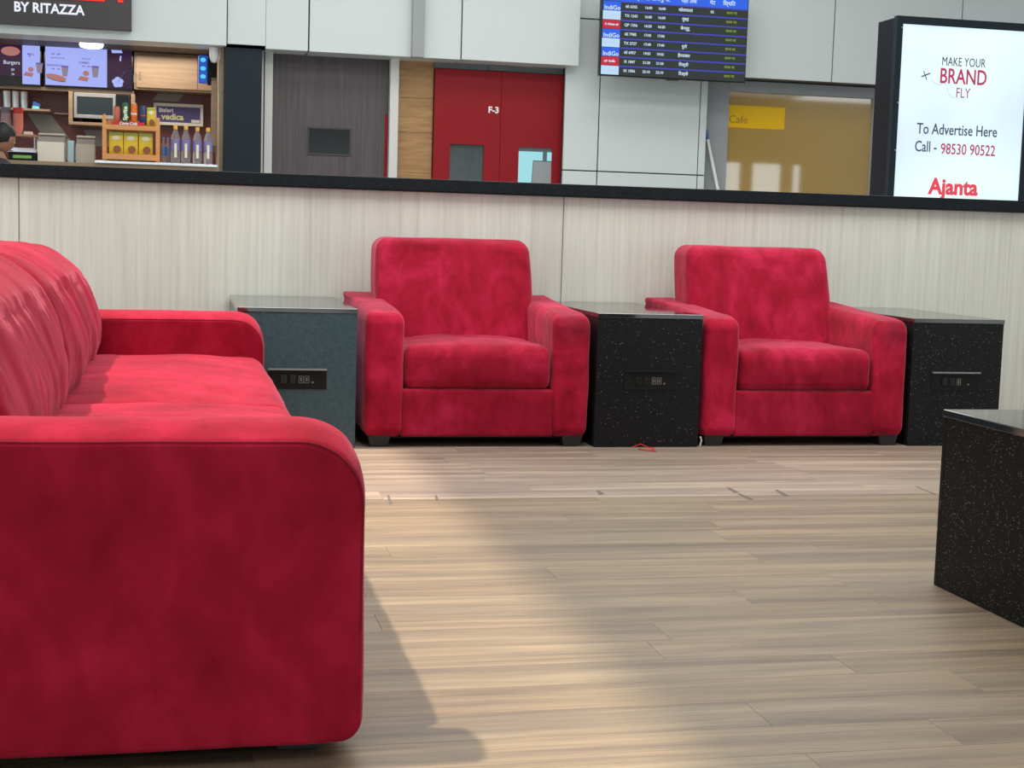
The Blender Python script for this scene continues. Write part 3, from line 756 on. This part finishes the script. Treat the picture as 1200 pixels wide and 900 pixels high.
# wall cupboard on the right
cb = empty('wall_cupboard', (-.47, 15.55, 2.165)); T(cb, 'pale wooden wall cupboard with dark handles above the bottled water sign', 'cupboard')
box('body', M['light_wood'], (0, .80, .02, .34, 0, .37), cb, .003)
d = box('door', M['light_wood'], (.02, .62, 0, .018, .02, .35), cb, .003)
MB().tube([(.055, -.004, .10), (.055, -.022, .11), (.055, -.022, .16), (.055, -.004, .17)], .005, 6).build('handle', M['grey_frame'], d)
d = box('door', M['light_wood'], (.625, .79, 0, .018, .02, .35), cb, .003)
MB().tube([(.02, -.006, .05), (.0, -.03, .06), (.0, -.03, .14), (.02, -.006, .15)], .005, 6).build('handle', M['grey_frame'], cb)

# menu screens
def menu(x0, x1, split, z0, z1, label, left):
    t = empty('menu_screen', (x0, 15.56, z0)); T(t, label, 'screen', 'menu screens over the stall')
    w, h = x1-x0, z1-z0
    box('casing', M['black_gloss'], (0, w, 0.006, .05, 0, h), t, .004)
    E1 = bpy.data.materials.get('menu_lilac') or emitm('menu_lilac', (0.37, 0.43, 0.92), 1.0)
    E2 = bpy.data.materials.get('menu_dark') or emitm('menu_dark', (0.035, 0.012, 0.04), .9)
    Et = bpy.data.materials.get('menu_text') or emitm('menu_text', (0.13, 0.09, 0.35), 1.0)
    Ec = bpy.data.materials.get('menu_crust') or emitm('menu_crust', (0.42, 0.17, 0.15), 1.0)
    Eg = bpy.data.materials.get('menu_leaf') or emitm('menu_leaf', (0.10, 0.16, 0.12), 1.0)
    Ek = bpy.data.materials.get('menu_cup') or emitm('menu_cup', (0.25, 0.20, 0.27), 1.0)
    a, b = (split, w-.012) if left else (.012, split)
    box('lit_area', E1, (a, b, 0.002, .0058, .018, h-.014), t)
    c, d_ = (.012, split) if left else (split, w-.012)
    box('dark_area', E2, (c, d_, 0.0022, .0058, .018 if not left else .09, h-.014), t)
    def meal(x, z, s, kind):
        if kind == 'sub':
            MB().prism([(x+s*.16*cos(q), z+s*.045*sin(q)-s*.03*cos(q)) for q in [i*pi/8 for i in range(16)]], -.001, .0015).build('bread_picture', Ec, t)
            MB().prism([(x+s*.15*cos(q), z-s*.035+s*.025*sin(q)-s*.03*cos(q)) for q in [i*pi/8 for i in range(16)]], -.0005, .0018).build('salad_picture', Eg, t)
        else:
            MB().disc_y(x, -.001, z+.07*s, .045*s, .04*s, 16, .0025).build('bun_picture', Ec, t)
            MB().prism([(x-.12*s, z-.03*s), (x+.02*s, z-.05*s), (x+.04*s, z+.01*s), (x-.08*s, z+.03*s)], -.001, .0015).build('wrap_picture', mat('menu_tomato', (.02, .02, .02), emit=(.3, .06, .07), es=1), t)
        MB().prism([(x+.10*s, z+.02*s), (x+.17*s, z+.02*s), (x+.19*s, z+.17*s), (x+.08*s, z+.17*s)], -.001, .0015).build('cup_picture', Ek, t)
        MB().disc_y(x+.135*s, -.002, z+.175*s, .06*s, .014*s, 16, .0025).build('lid_picture', Et, t)
    def tx(b, x, z, s=.028, m=Et): return text('lettering', b, m, t, (x, .0005, z), s, depth=.001, bold=.0006)
    if not left:
        meal(.115, .095, .62, 'sub'); meal(.40, .10, .66, 'burger')
        tx('SANDWICH', .10, .21); tx('149   199', .11, .175, .022); tx('COMBO', .38, .25); tx('199   249', .40, .215, .022)
        tx('159   209', .11, .32, .024); tx('meals served with chips', .13, .285, .014); tx('choose a drink', .40, .29, .014)
        # white flower and towel picture on the dark side
        Ew = emitm('menu_petal', (0.40, 0.47, 0.95), 1.0)
        for k in range(5):
            an = k*2*pi/5+.4; MB().disc_y(split+.105+.028*cos(an), -.001, .075+.028*sin(an), .030, .026, 12, .0025).build('petal_picture', Ew, t)
        MB().prism([(split+.04, h-.02), (split+.14, h-.02), (split+.15, h-.045), (split+.05, h-.05)], -.001, .0015).build('ribbon_picture', Ew, t)
        MB().prism([(split+.125, h-.075), (split+.14, h-.075), (split+.135, h-.13), (split+.12, h-.12)], -.001, .0015).build('ribbon_picture', Ew, t)
        MB().tube([(split+.105, -.002, .075), (split+.175, -.002, .19)], .002, 5).build('stem_picture', Et, t)
    else:
        meal(split+.08, .12, .6, 'burger'); tx('MEAL', split+.08, .31); tx('99', split+.07, .29, .02)
        Ew = bpy.data.materials.get('menu_white') or emitm('menu_white', (.6, .6, .8), 1)
        tx('Burgers', split-.10, .22, .05, Ew); tx('59', split-.09, .15, .032, Ew); tx('79', split-.09, .105, .028, Ew)
        MB().disc_y(split-.11, -.001, .33, .09, .045, 16, .0025).build('bun_picture', Ec, t)
    return t
menu(-1.335, -.482, .602, 2.150, 2.560, 'right menu screen over the stall counter showing meals and a white flower', False)
menu(-2.20, -1.362, .66, 2.146, 2.556, 'left menu screen over the stall counter, cut by the photo edge', True)

# recessed ceiling lamp of the stall
dl = empty('downlight', (-.846, 14.9, 2.486)); T(dl, 'round glowing downlight under the stall soffit', 'lamp')
MB().lathe([(.118, .055), (.118, .046)], n=28).build('rim', M['white'], dl)
MB().lathe([(.110, .0455), (.110, .012), (.10, -.004), (.06, -.012)], n=28).build('diffuser', emitm('lamp_glow', (1, .93, .85), 4), dl)
area('stall_fill', (-.9, 15.2, 2.50), 2.2, .5, 30, (1, .9, .78))  # unseen area light added beside the downlight to brighten the stall

# stall sign board
sb = empty('stall_sign', (-2.3, 14.02, 2.553)); T(sb, 'dark sign board over the stall reading BY RITAZZA under red letters', 'sign')
box('board', mat('charcoal_board', (0.045, 0.038, 0.042), .4), (0, 1.852, 0, .075, 0, .62), sb, .004)
text('lettering', 'BY RITAZZA', emitm('sign_white', (.85, .9, 1), 1.0), sb, (1.142, -.004, .150), .118, depth=.008, bold=.003, sx=.92)
text('lettering', 'PIZZA', emitm('sign_red', (.9, .05, .03), 1.1), sb, (1.39, -.006, .335), .28, depth=.012, bold=.008, sx=1.0)

# stall counter with glass display
ct = empty('stall_counter', (0, 0, 0)); T(ct, 'stall counter with steel edged glass display top behind the partition', 'counter')
box('worktop', M['light_wood'], (-3.9, .335, 14.02, 14.40, 1.325, 1.362), ct, .003)
box('front', M['grey_frame'], (-3.9, .335, 14.05, 14.40, 0, 1.325), ct)
MB().box(-.765, .320, 13.985, 14.012, 1.365, 1.387).build('steel_edge', mat('polished_steel', (.8, .8, .78), .15, 1.0), ct, .002)
box('glass_shelf', mat('frosted_glass_shelf', (.65, .68, .66), .15), (-.76, .32, 14.013, 14.36, 1.3625, 1.387), ct, .002)

# wooden snack rack
rk = empty('snack_rack', (-.70, 13.99, 1.388)); T(rk, 'orange wooden snack rack on the counter holding yellow packets', 'rack')
Wk = .505
for x in (0, Wk-.036): box('post', M['orange_wood'], (x, x+.036, 0, .035, .0, .40), rk, .004)
for x in (0, Wk-.036): box('post', M['orange_wood'], (x, x+.036, .17, .205, 0, .36), rk, .004)
box('shelf', M['orange_wood'], (.001, Wk-.001, -.004, .205, .28, .322), rk, .003)
box('shelf', M['orange_wood'], (.001, Wk-.001, -.004, .205, .012, .064), rk, .003)
box('back_rail', M['orange_wood'], (.036, Wk-.036, .18, .20, .33, .375), rk, .003)
MB().tube([(.018, .017, .40), (.018, .017, .415)], .012, 8).build('knob', M['orange_wood'], rk)
# packets inside (three) + one on top
yellow = mat('yellow_foil', (.72, .50, .02), .3); lime = mat('lime_foil', (.35, .42, .06), .3); cream = mat('cream_print', (.75, .72, .5), .4); brownp = mat('brown_print', (.25, .09, .03), .5)
def packet(x, y, z, w, h, label, group):
    t = empty('snack_packet', (x, y, z)); T(t, label, 'packet', group)
    def pf(p, n, q):
        p.y = (p.y-0)*(1-.75*abs(q.z)**3); p.x += .002*nz(p, 30, x*9); return p
    softbox('pouch', yellow, (0, w, -.022, .022, 0, h), (.008, .008, .008), t, (6, 2, 8), pf, 3)
    def patch(nm, m, x0, x1, z0, z1, n_=14):
        MB().prism([(x0+(x1-x0)*(.5+.5*cos(2*pi*i/n_)), z0+(z1-z0)*(.5+.5*sin(2*pi*i/n_))) for i in range(n_)], -.0255, -.0185).build(nm, m, t)
    MB().box(.004, w-.004, -.0175, -.010, h*.62, h*.97).build('top_band', lime, t, .002)
    patch('oval_print', cream, w*.2, w*.8, h*.62, h*.82)
    patch('biscuit_print', brownp, w*.3, w*.85, h*.05, h*.38)
    return t
packet(-.645, 14.085, 1.454, .125, .20, 'yellow snack packet on the left of the wooden rack shelf', 'yellow packets in the rack')
packet(-.515, 14.085, 1.454, .125, .20, 'yellow snack packet in the middle of the wooden rack shelf', 'yellow packets in the rack')
packet(-.383, 14.085, 1.454, .125, .20, 'yellow snack packet on the right of the wooden rack shelf', 'yellow packets in the rack')
packet(-.312, 14.06, 1.712, .075, .17, 'yellow packet standing on top of the wooden rack beside the drink cans', None)
# drinks on top in a red tray
tr_ = empty('drink_tray', (-.615, 14.003, 1.7115)); T(tr_, 'red lettered tray on top of the snack rack holding four drinks', 'tray')
box('tray', mat('red_tray', (.55, .012, .02), .4), (0, .285, -.006, .11, 0, .012), tr_, .003)
box('lip', bpy.data.materials['red_tray'], (0, .285, -.014, -.0065, 0, .028), tr_, .002)
text('lettering', 'Coca-Cola', M['white_ink'], tr_, (.14, -.0150, .014), .036, depth=.001, shear=.3, bold=.001)
def can(x, h, col, topc, word, label, wc_=None, r=.031, vert=False):
    t = empty('drink_can', (x, 14.045, 1.724)); T(t, label, 'drink', None)
    MB().lathe([(r*.8, 0), (r, .008), (r, h-.02), (r*.78, h), (r*.75, h)], n=20).build('body', col, t)
    MB().lathe([(r*.78, h), (r*.78, h+.006)], n=20).build('top', topc, t)
    if word:
        if vert: text('lettering', word, wc_, t, (0, -r-.001, h*.5), .052, depth=.002, rot=(pi/2, -pi/2, 0), bold=.002)
        else: text('lettering', word, wc_, t, (0, -r-.001, h*.5), .024, depth=.002, bold=.001)
can(-.575, .15, mat('dusty_orange_label', (.50, .12, .06), .4), mat('dark_cap', (.12, .03, .03), .4), '', 'slim orange brown drink at the left of the red tray')
cg = mat('dark_green_label', (.02, .09, .05), .35)
can(-.500, .185, cg, cg, 'Sprite', 'dark green drink with upright cream lettering in the red tray', mat('cream_ink', (.75, .85, .6), .4), vert=True)
co_ = mat('orange_label', (.75, .15, .01), .35)
can(-.425, .185, co_, M['steel'], 'Fanta', 'bright orange drink with a white band in the red tray', M['white_ink'])
can(-.345, .165, mat('navy_label', (.02, .04, .12), .35), mat('navy_cap', (.02, .03, .09), .4), 'cola', 'navy and red drink at the right of the red tray', mat('pinkred_ink', (.65, .02, .08), .4))

# water bottles
clear = mat('clear_plastic', (.75, .78, .85), .08, **{'Transmission_Weight': .85, 'IOR': 1.2})
lab = mat('violet_label', (.20, .17, .38), .4); capm = mat('amber_cap', (.78, .38, .04), .4)
def bottle(name, loc, h, r, label, group, cap_m=capm, lab_m=lab, words=True):
    t = empty(name, loc); T(t, label, 'bottle', group)
    MB().lathe([(r*.85, 0), (r, .012), (r, h*.30), (r*.93, h*.33), (r, h*.37), (r*.99, h*.64), (r*.82, h*.73), (r*.42, h*.86), (r*.34, h*.89)], n=20).build('body', clear, t)
    MB().lathe([(r*1.012, h*.34), (r*1.012, h*.63)], n=20, cap=False).build('wrapper', lab_m, t)
    MB().lathe([(r*.46, h*.89), (r*.46, h*.985), (r*.40, h)], n=16).build('cap', cap_m, t)
    if words: MB().box(-.010, .012, -r-.004, -r, h*.15, h*.52).build('label_stripe', cream, t)
    return t
bl = ['water bottle beside the snack rack, first of four with amber caps', 'water bottle second from the snack rack, amber cap', 'water bottle third from the snack rack, amber cap', 'water bottle at the right end of the amber capped row']
for i, x in enumerate((-.056, .037, .140, .236)):
    bottle('water_bottle', (x, 14.06, 1.388), .345-(.01 if i > 1 else 0), .042, bl[i], 'amber capped water bottles on the counter')
bc = mat('blue_cap', (.08, .2, .5), .4); bw = mat('blue_wrap', (.10, .2, .45), .4)
for i, x in enumerate((-.165, -.125)):
    bottle('small_bottle', (x, 14.22+.0*i, 1.388), .24, .019, ['left of two small blue water bottles behind the rack end', 'right of two small blue water bottles behind the rack end'][i], 'small blue bottles', bc, bw, False)

# framed water sign
vs = empty('water_sign', (-.285, 15.85, 1.84)); T(vs, 'white framed purple sign reading Bisleri vedica on the stall wall', 'sign')
MB().box(0, .50, -.02, .02, 0, .03).box(0, .50, -.02, .02, .19, .222).box(0, .03, -.02, .02, .03, .19).box(.47, .50, -.02, .02, .03, .19).build('frame', mat('pale_frame', (.8, .76, .68), .5), vs, .003)
box('poster', mat('purple_print', (.075, .06, .20), .4), (.03, .47, -.008, .0, .03, .19), vs)
text('lettering', 'Bisleri', mat('lilac_ink', (.75, .75, .8), .4), vs, (.125, -.0095, .150), .058, bold=.002, depth=.001)
text('lettering', 'vedica', mat('pale_yellow_ink', (.75, .72, .35), .4), vs, (.19, -.0095, .085), .088, bold=.003, depth=.001)
box('corner_tag', M['white'], (.38, .465, -.0095, -.0085, .035, .065), vs)

# microwave in wooden niche
nc = empty('microwave_niche', (-1.10, 15.52, 1.785)); T(nc, 'wooden framed wall niche that houses the microwave', 'shelf')
MB().box(0, .64, 0, .36, 0, .03).box(0, .04, 0, .36, .03, .325).box(.60, .64, 0, .36, .03, .325).build('frame', M['light_wood'], nc, .003)
box('back', M['black_gap'], (.04, .60, .34, .36, .03, .325), nc)
mw = empty('microwave', (-1.05, 15.53, 1.855)); T(mw, 'silver microwave oven with dark door in the wooden niche', 'microwave')
for b_ in ((0, .02, .02, .02),): pass
box('body', M['steel_dull'], (0, .535, .03, .32, 0, .25), mw, .005)
d = MB().box(0, .40, 0, .029, 0, .035).box(0, .40, 0, .029, .21, .25).box(0, .03, 0, .029, .035, .21).box(.375, .40, 0, .029, .035, .21).build('door', mat('silver_door', (.33, .33, .32), .4, .3), mw, .003)
box('door_glass', mat('smoked_glass', (.03, .04, .045), .12), (.03, .375, .006, .026, .035, .21), d)
box('control_panel', M['black_gloss'], (.405, .53, 0, .029, .0, .25), mw, .003)
for z in (.0,):
    box('foot', M['black_plastic'], (.04, .08, .06, .10, -.04, 0), mw); box('foot', M['black_plastic'], (.45, .49, .06, .10, -.04, 0), mw)

# cup stacks, steel beakers
hob = empty('cup_shelf', (-1.78, 14.75, 1.61)); T(hob, 'small steel shelf stand carrying the paper cup stacks', 'shelf')
box('shelf_plate', mat('copper_tray', (.4, .2, .13), .4), (0, .44, 0, .30, 0, .022), hob, .003)
for x, y_ in ((.01, .01), (.42, .01), (.01, .28), (.42, .28)): box('leg', M['steel'], (x, x+.012, y_, y_+.012, -.248, 0), hob)
box('lower_plate', M['white'], (.012, .42, .02, .28, -.125, -.105), hob)
def cups(x, n, m1, m2, label):
    t = empty('cup_stack', (x, 14.9, 1.632)); T(t, label, 'paper cups')
    for i in range(n):
        z = i*.019
        MB().lathe([(.036, z), (.046, z+.075), (.0485, z+.077), (.0485, z+.081), (.045, z+.081), (.035, z+.004)], n=18, cap=False).build('cup', m1 if i < n-3 else m2, t)
cups(-1.515, 10, mat('salmon_cup', (.62, .20, .15), .5), mat('red_cup', (.55, .03, .02), .5), 'stack of red and salmon paper cups on the little shelf')
cups(-1.625, 10, mat('plum_cup', (.33, .22, .25), .5), mat('grey_plum_cup', (.16, .11, .14), .5), 'stack of plum grey paper cups at the far left on the little shelf')
box_m = mat('cream_card', (.72, .66, .52), .6)
T(box('cup_lid_box', box_m, (-1.46, -1.385, 14.85, 14.95, 1.633, 1.663), None, .002), 'small cream carton beside the salmon cup stack', 'box')
sh = empty('beaker_shelf', (-1.9, 15.55, 1.905)); T(sh, 'narrow brown shelf carrying the steel beakers on the stall wall', 'shelf')
box('board', M['brown_trim'], (0, .62, 0, .34, 0, .022), sh, .002)
for i, x in enumerate((-1.69, -1.61, -1.53)):
    t = empty('steel_beaker', (x, 15.62, 1.9275)); T(t, 'tall steel beaker, %s of the three on the narrow brown shelf' % ('leftmost', 'middle one', 'rightmost')[i], 'beaker', 'steel beakers')
    MB().lathe([(.036, 0), (.040, .16), (.042, .165), (.038, .165), (.033, .01)], n=18).build('body', M['steel'], t)
t = empty('blue_card', (-1.42, 15.60, 1.9275)); T(t, 'small tilted blue and mint card on the narrow brown shelf', 'card')
MB().prism([(-.035, 0), (.03, 0), (.045, .05), (-.02, .075)], 0, .02).build('card', mat('mint_print', (.18, .6, .62), .4), t)
MB().prism([(-.029, .035), (.04, .03), (.045, .05), (-.02, .075)], -.003, -.0005).build('top_print', mat('deep_blue_print', (.03, .08, .35), .4), t)
box('napkin_rail', M['brown_trim'], (-1.26, -1.1, 15.80, 15.90, 1.90, 1.915), ws)

# containers on the work counter
def container(x0, x1, y0, z1, bag_m, label, name='display_bin'):
    t = empty(name, (x0, y0, 1.3625)); T(t, label, 'container')
    w = x1-x0; h = z1-1.3625
    MB().box(0, w, 0, .012, 0, h*.72).box(0, .012, .012, .20, 0, h*.72).box(w-.012, w, .012, .20, 0, h*.72).box(.012, w-.012, .188, .20, 0, h*.72).box(.012, w-.012, .012, .188, 0, .01).build('bin', bag_m, t, .002)
    MB().prismx([(.03, h*.72), (.2, h*.72), (.2, h), (.12, h)], .0, w).build('lid', mat('clear_lid', (.3, .27, .24), .2), t, .002)
    MB().box(0, w, .085, .205, h-.006, h+.012).build('rim', mat('beige_rim', (.5, .42, .34), .4), t, .002)
    return t
container(-1.270, -1.040, 14.12, 1.610, mat('cream_bag', (.72, .66, .55), .6), 'cream fronted bin with sloping lid, left on the stall counter')
container(-.937, -.775, 14.12, 1.600, mat('kraft_bag', (.42, .37, .30), .6), 'kraft brown fronted bin with sloping lid, next to the snack rack')
T(box('napkin_dispenser', mat('pale_blue_plastic', (.36, .5, .52), .4), (-1.012, -.955, 14.14, 14.24, 1.3625, 1.56), None, .006), 'narrow pale blue dispenser standing between the two lidded bins', 'dispenser')
rp = empty('receipt_printer', (-1.52, 14.10, 1.3625)); T(rp, 'dark receipt printer with a green front strip on the stall counter', 'printer')
box('body', M['black_plastic'], (0, .235, 0, .2, 0, .075), rp, .006)
box('green_strip', mat('lime_strip', (.22, .45, .12), .4), (.04, .20, -.006, 0, .02, .048), rp, .002)
pp = empty('paper_stack', (-1.55, 14.08, 1.438)); T(pp, 'white papers lying on the receipt printer', 'paper')
MB().box(0, .265, 0, .2, 0, .018).build('sheets', mat('white_paper', (.75, .75, .85), .7), pp, .001)
MB().prism([(.0, .018), (.12, .018), (.07, .045)], .02, .15).build('crumpled_sheet', bpy.data.materials['white_paper'], pp)

# blue lit device and white camera dome near the right post
bd = empty('insect_lamp', (.150, 14.6, 2.165)); T(bd, 'blue glowing wall device in black casing at top right of the stall', 'lamp')
box('casing', M['black_plastic'], (.085, .175, 0, .12, .0, .24), bd, .006)
box('blue_face', mat('blue_face', (.01, .06, .35), .3, emit=(.01, .08, .45), es=.6), (0, .085, .0, .10, .01, .27), bd, .01)
for z in (.07, .145, .225): MB().disc_y(.043, -.006, z, .026, .020, 16, .006).build('blue_light', emitm('blue_glow', (.08, .55, 1.0), 1.2), bd)
cd_ = empty('camera_dome', (.29, 14.3, 2.335)); T(cd_, 'white rounded fitting hanging under the soffit beside the blue device', 'camera')
MB().lathe([(.006, 0), (.026, .008), (.040, .035), (.046, .07), (.046, .14)], n=22).build('dome', M['white'], cd_)

# slatted side shutter
ss = empty('side_shutter', (.30, 14.45, 1.38)); T(ss, 'narrow folded wooden shutter leaf standing by the dark column', 'shutter')
MB().prismx([(0, .20), (.10, .14), (.10, .80), (.05, .84), (0, .80)], -.03, .025).build('leaf', M['light_wood'], ss, .004)
box('jamb', M['white_post'], (.040, .044, -.02, .3, -.03, 1.06), ss)

# ------------------------------------------------------------------ stall worker (only the head shows over the coping)
def person():
    t = empty('person', (-1.535, 13.42, 0), radians(145)); T(t, 'person with short black hair behind the partition at the far left edge', 'person')
    J = {'pel': (0, 0, .86, .125), 'wai': (0, .01, .98, .115), 'che': (0, 0, 1.16, .135), 'col': (0, .0, 1.29, .085), 'nec': (0, -.015, 1.37, .052), 'nec2': (0, -.03, 1.42, .052)}
    for s, k in ((1, 'r'), (-1, 'l')):
        J.update({k+'hip': (.09*s, 0, .80, .085), k+'kne': (.10*s, -.01, .45, .055), k+'ank': (.10*s, .02, .08, .038), k+'toe': (.11*s, -.14, .035, .033),
                  k+'sho': (.175*s, 0, 1.25, .052), k+'elb': (.215*s, .0, .98, .040), k+'wri': (.15*s, -.20, .92, .027), k+'pal': (.13*s, -.27, .93, .026)})
        for i, (dx, L) in enumerate(((-.026, .062), (-.009, .072), (.009, .068), (.026, .055))):
            J[k+'f%d' % i] = ((.13+dx)*s, -.30, .93, .011); J[k+'g%d' % i] = ((.13+dx)*s, -.30-L*.6, .925, .009); J[k+'h%d' % i] = ((.13+dx)*s, -.30-L, .91, .008)
        J[k+'t0'] = (.095*s, -.245, .925, .012); J[k+'t1'] = (.072*s, -.285, .92, .0095)
    E_ = [('pel', 'wai'), ('wai', 'che'), ('che', 'col'), ('col', 'nec'), ('nec', 'nec2')]
    for k in 'rl':
        E_ += [('pel', k+'hip'), (k+'hip', k+'kne'), (k+'kne', k+'ank'), (k+'ank', k+'toe'), ('col', k+'sho'), (k+'sho', k+'elb'), (k+'elb', k+'wri'), (k+'wri', k+'pal'), (k+'pal', k+'t0'), (k+'t0', k+'t1')]
        for i in range(4): E_ += [(k+'pal', k+'f%d' % i), (k+'f%d' % i, k+'g%d' % i), (k+'g%d' % i, k+'h%d' % i)]
    names = list(J); me = bpy.data.meshes.new('body')
    me.from_pydata([J[n][:3] for n in names], [(names.index(a), names.index(b)) for a, b in E_], [])
    o = link('body', me, t)
    sk = o.modifiers.new('skin', 'SKIN'); o.modifiers.new('sub', 'SUBSURF').levels = 1
    sv = me.skin_vertices[0].data
    for i, n in enumerate(names): sv[i].radius = (J[n][3], J[n][3]*(.8 if n in ('pel', 'wai', 'che') else 1)); sv[i].use_root = (n == 'pel')
    bpy.context.view_layer.update()
    m2 = bpy.data.meshes.new_from_object(o.evaluated_get(bpy.context.evaluated_depsgraph_get()))
    o.modifiers.clear(); o.data = m2; bpy.data.meshes.remove(me); m2.name = 'body'
    skin = mat('brown_skin', (.30, .14, .075), .5); shirt = mat('dark_uniform', (.03, .03, .035), .8); trous = mat('black_trousers', (.015, .015, .018), .8)
    m2.materials.clear()
    for mm in (skin, shirt, trous): m2.materials.append(mm)
    for f in m2.polygons:
        f.use_smooth = True; c = f.center
        arm = abs(c.x) > .1 and c.y < -.03 and c.z > .7
        f.material_index = 2 if c.z < .87 and not arm else (0 if (c.z > 1.34 or (arm and c.y < -.06)) else 1)
    # head, tilted down
    hd = empty('tmp', (0, 0, 0))
    def hf(p, n, q):
        # jaw narrows, brow and nose
        if q.z < 0: p.x *= 1-.38*(-q.z)**1.4; p.y = p.y*(1-.12*(-q.z))-.012*(-q.z)
        if n.y < -.2:
            p.y -= .022*math.exp(-((p.x/.014)**2))*math.exp(-(((p.z-.085)/.028)**2))   # nose
            p.y += .008*(math.exp(-(((abs(p.x)-.032)/.018)**2)))*math.exp(-(((p.z-.115)/.013)**2))  # sockets
            p.y -= .005*math.exp(-((p.x/.025)**2))*math.exp(-(((p.z-.047)/.008)**2))  # lips
        return p
    h = softbox('head', skin, (-.076, .076, -.095, .095, 0, .225), (.074, .093, .11), t, (2, 2, 2), hf, 16)
    def hh_(p, n, q):
        p.x *= 1.0; p.z += .004*nz(p, 40); p.y += .004*nz(p, 35, 4)
        if p.y < -.03 and p.z < .15: p.y = -.03+(p.y+.03)*.1
        return p
    hr = softbox('hair', mat('black_hair', (.008, .007, .007), .55), (-.087, .087, -.100, .108, .045, .245), (.084, .09, .098), h, (2, 2, 2), hh_, 14)
    hr.location = (0, .022, 0)
    for s in (-1, 1):
        e = MB().lathe([(.001, -.012), (.009, -.008), (.012, 0), (.009, .008), (.001, .012)], n=12, cap=False); e.build('eye', mat('eye_white', (.6, .6, .6), .2), h, loc=(.032*s, -.078, .113))
        MB().lathe([(.002, -.028), (.010, -.02), (.012, 0), (.013, .018), (.004, .030)], n=12).build('ear', skin, h, loc=(.079*s, .005, .105))
    MB().tube([(-.022, -.098, .046), (0, -.101, .044), (.022, -.098, .046)], .004, 8).build('mouth', mat('lips', (.22, .07, .05), .5), h)
    bpy.data.objects.remove(hd)
    h.location = (0, -.045, 1.415); h.rotation_euler = (radians(20), 0, radians(-8))
    return t
person()
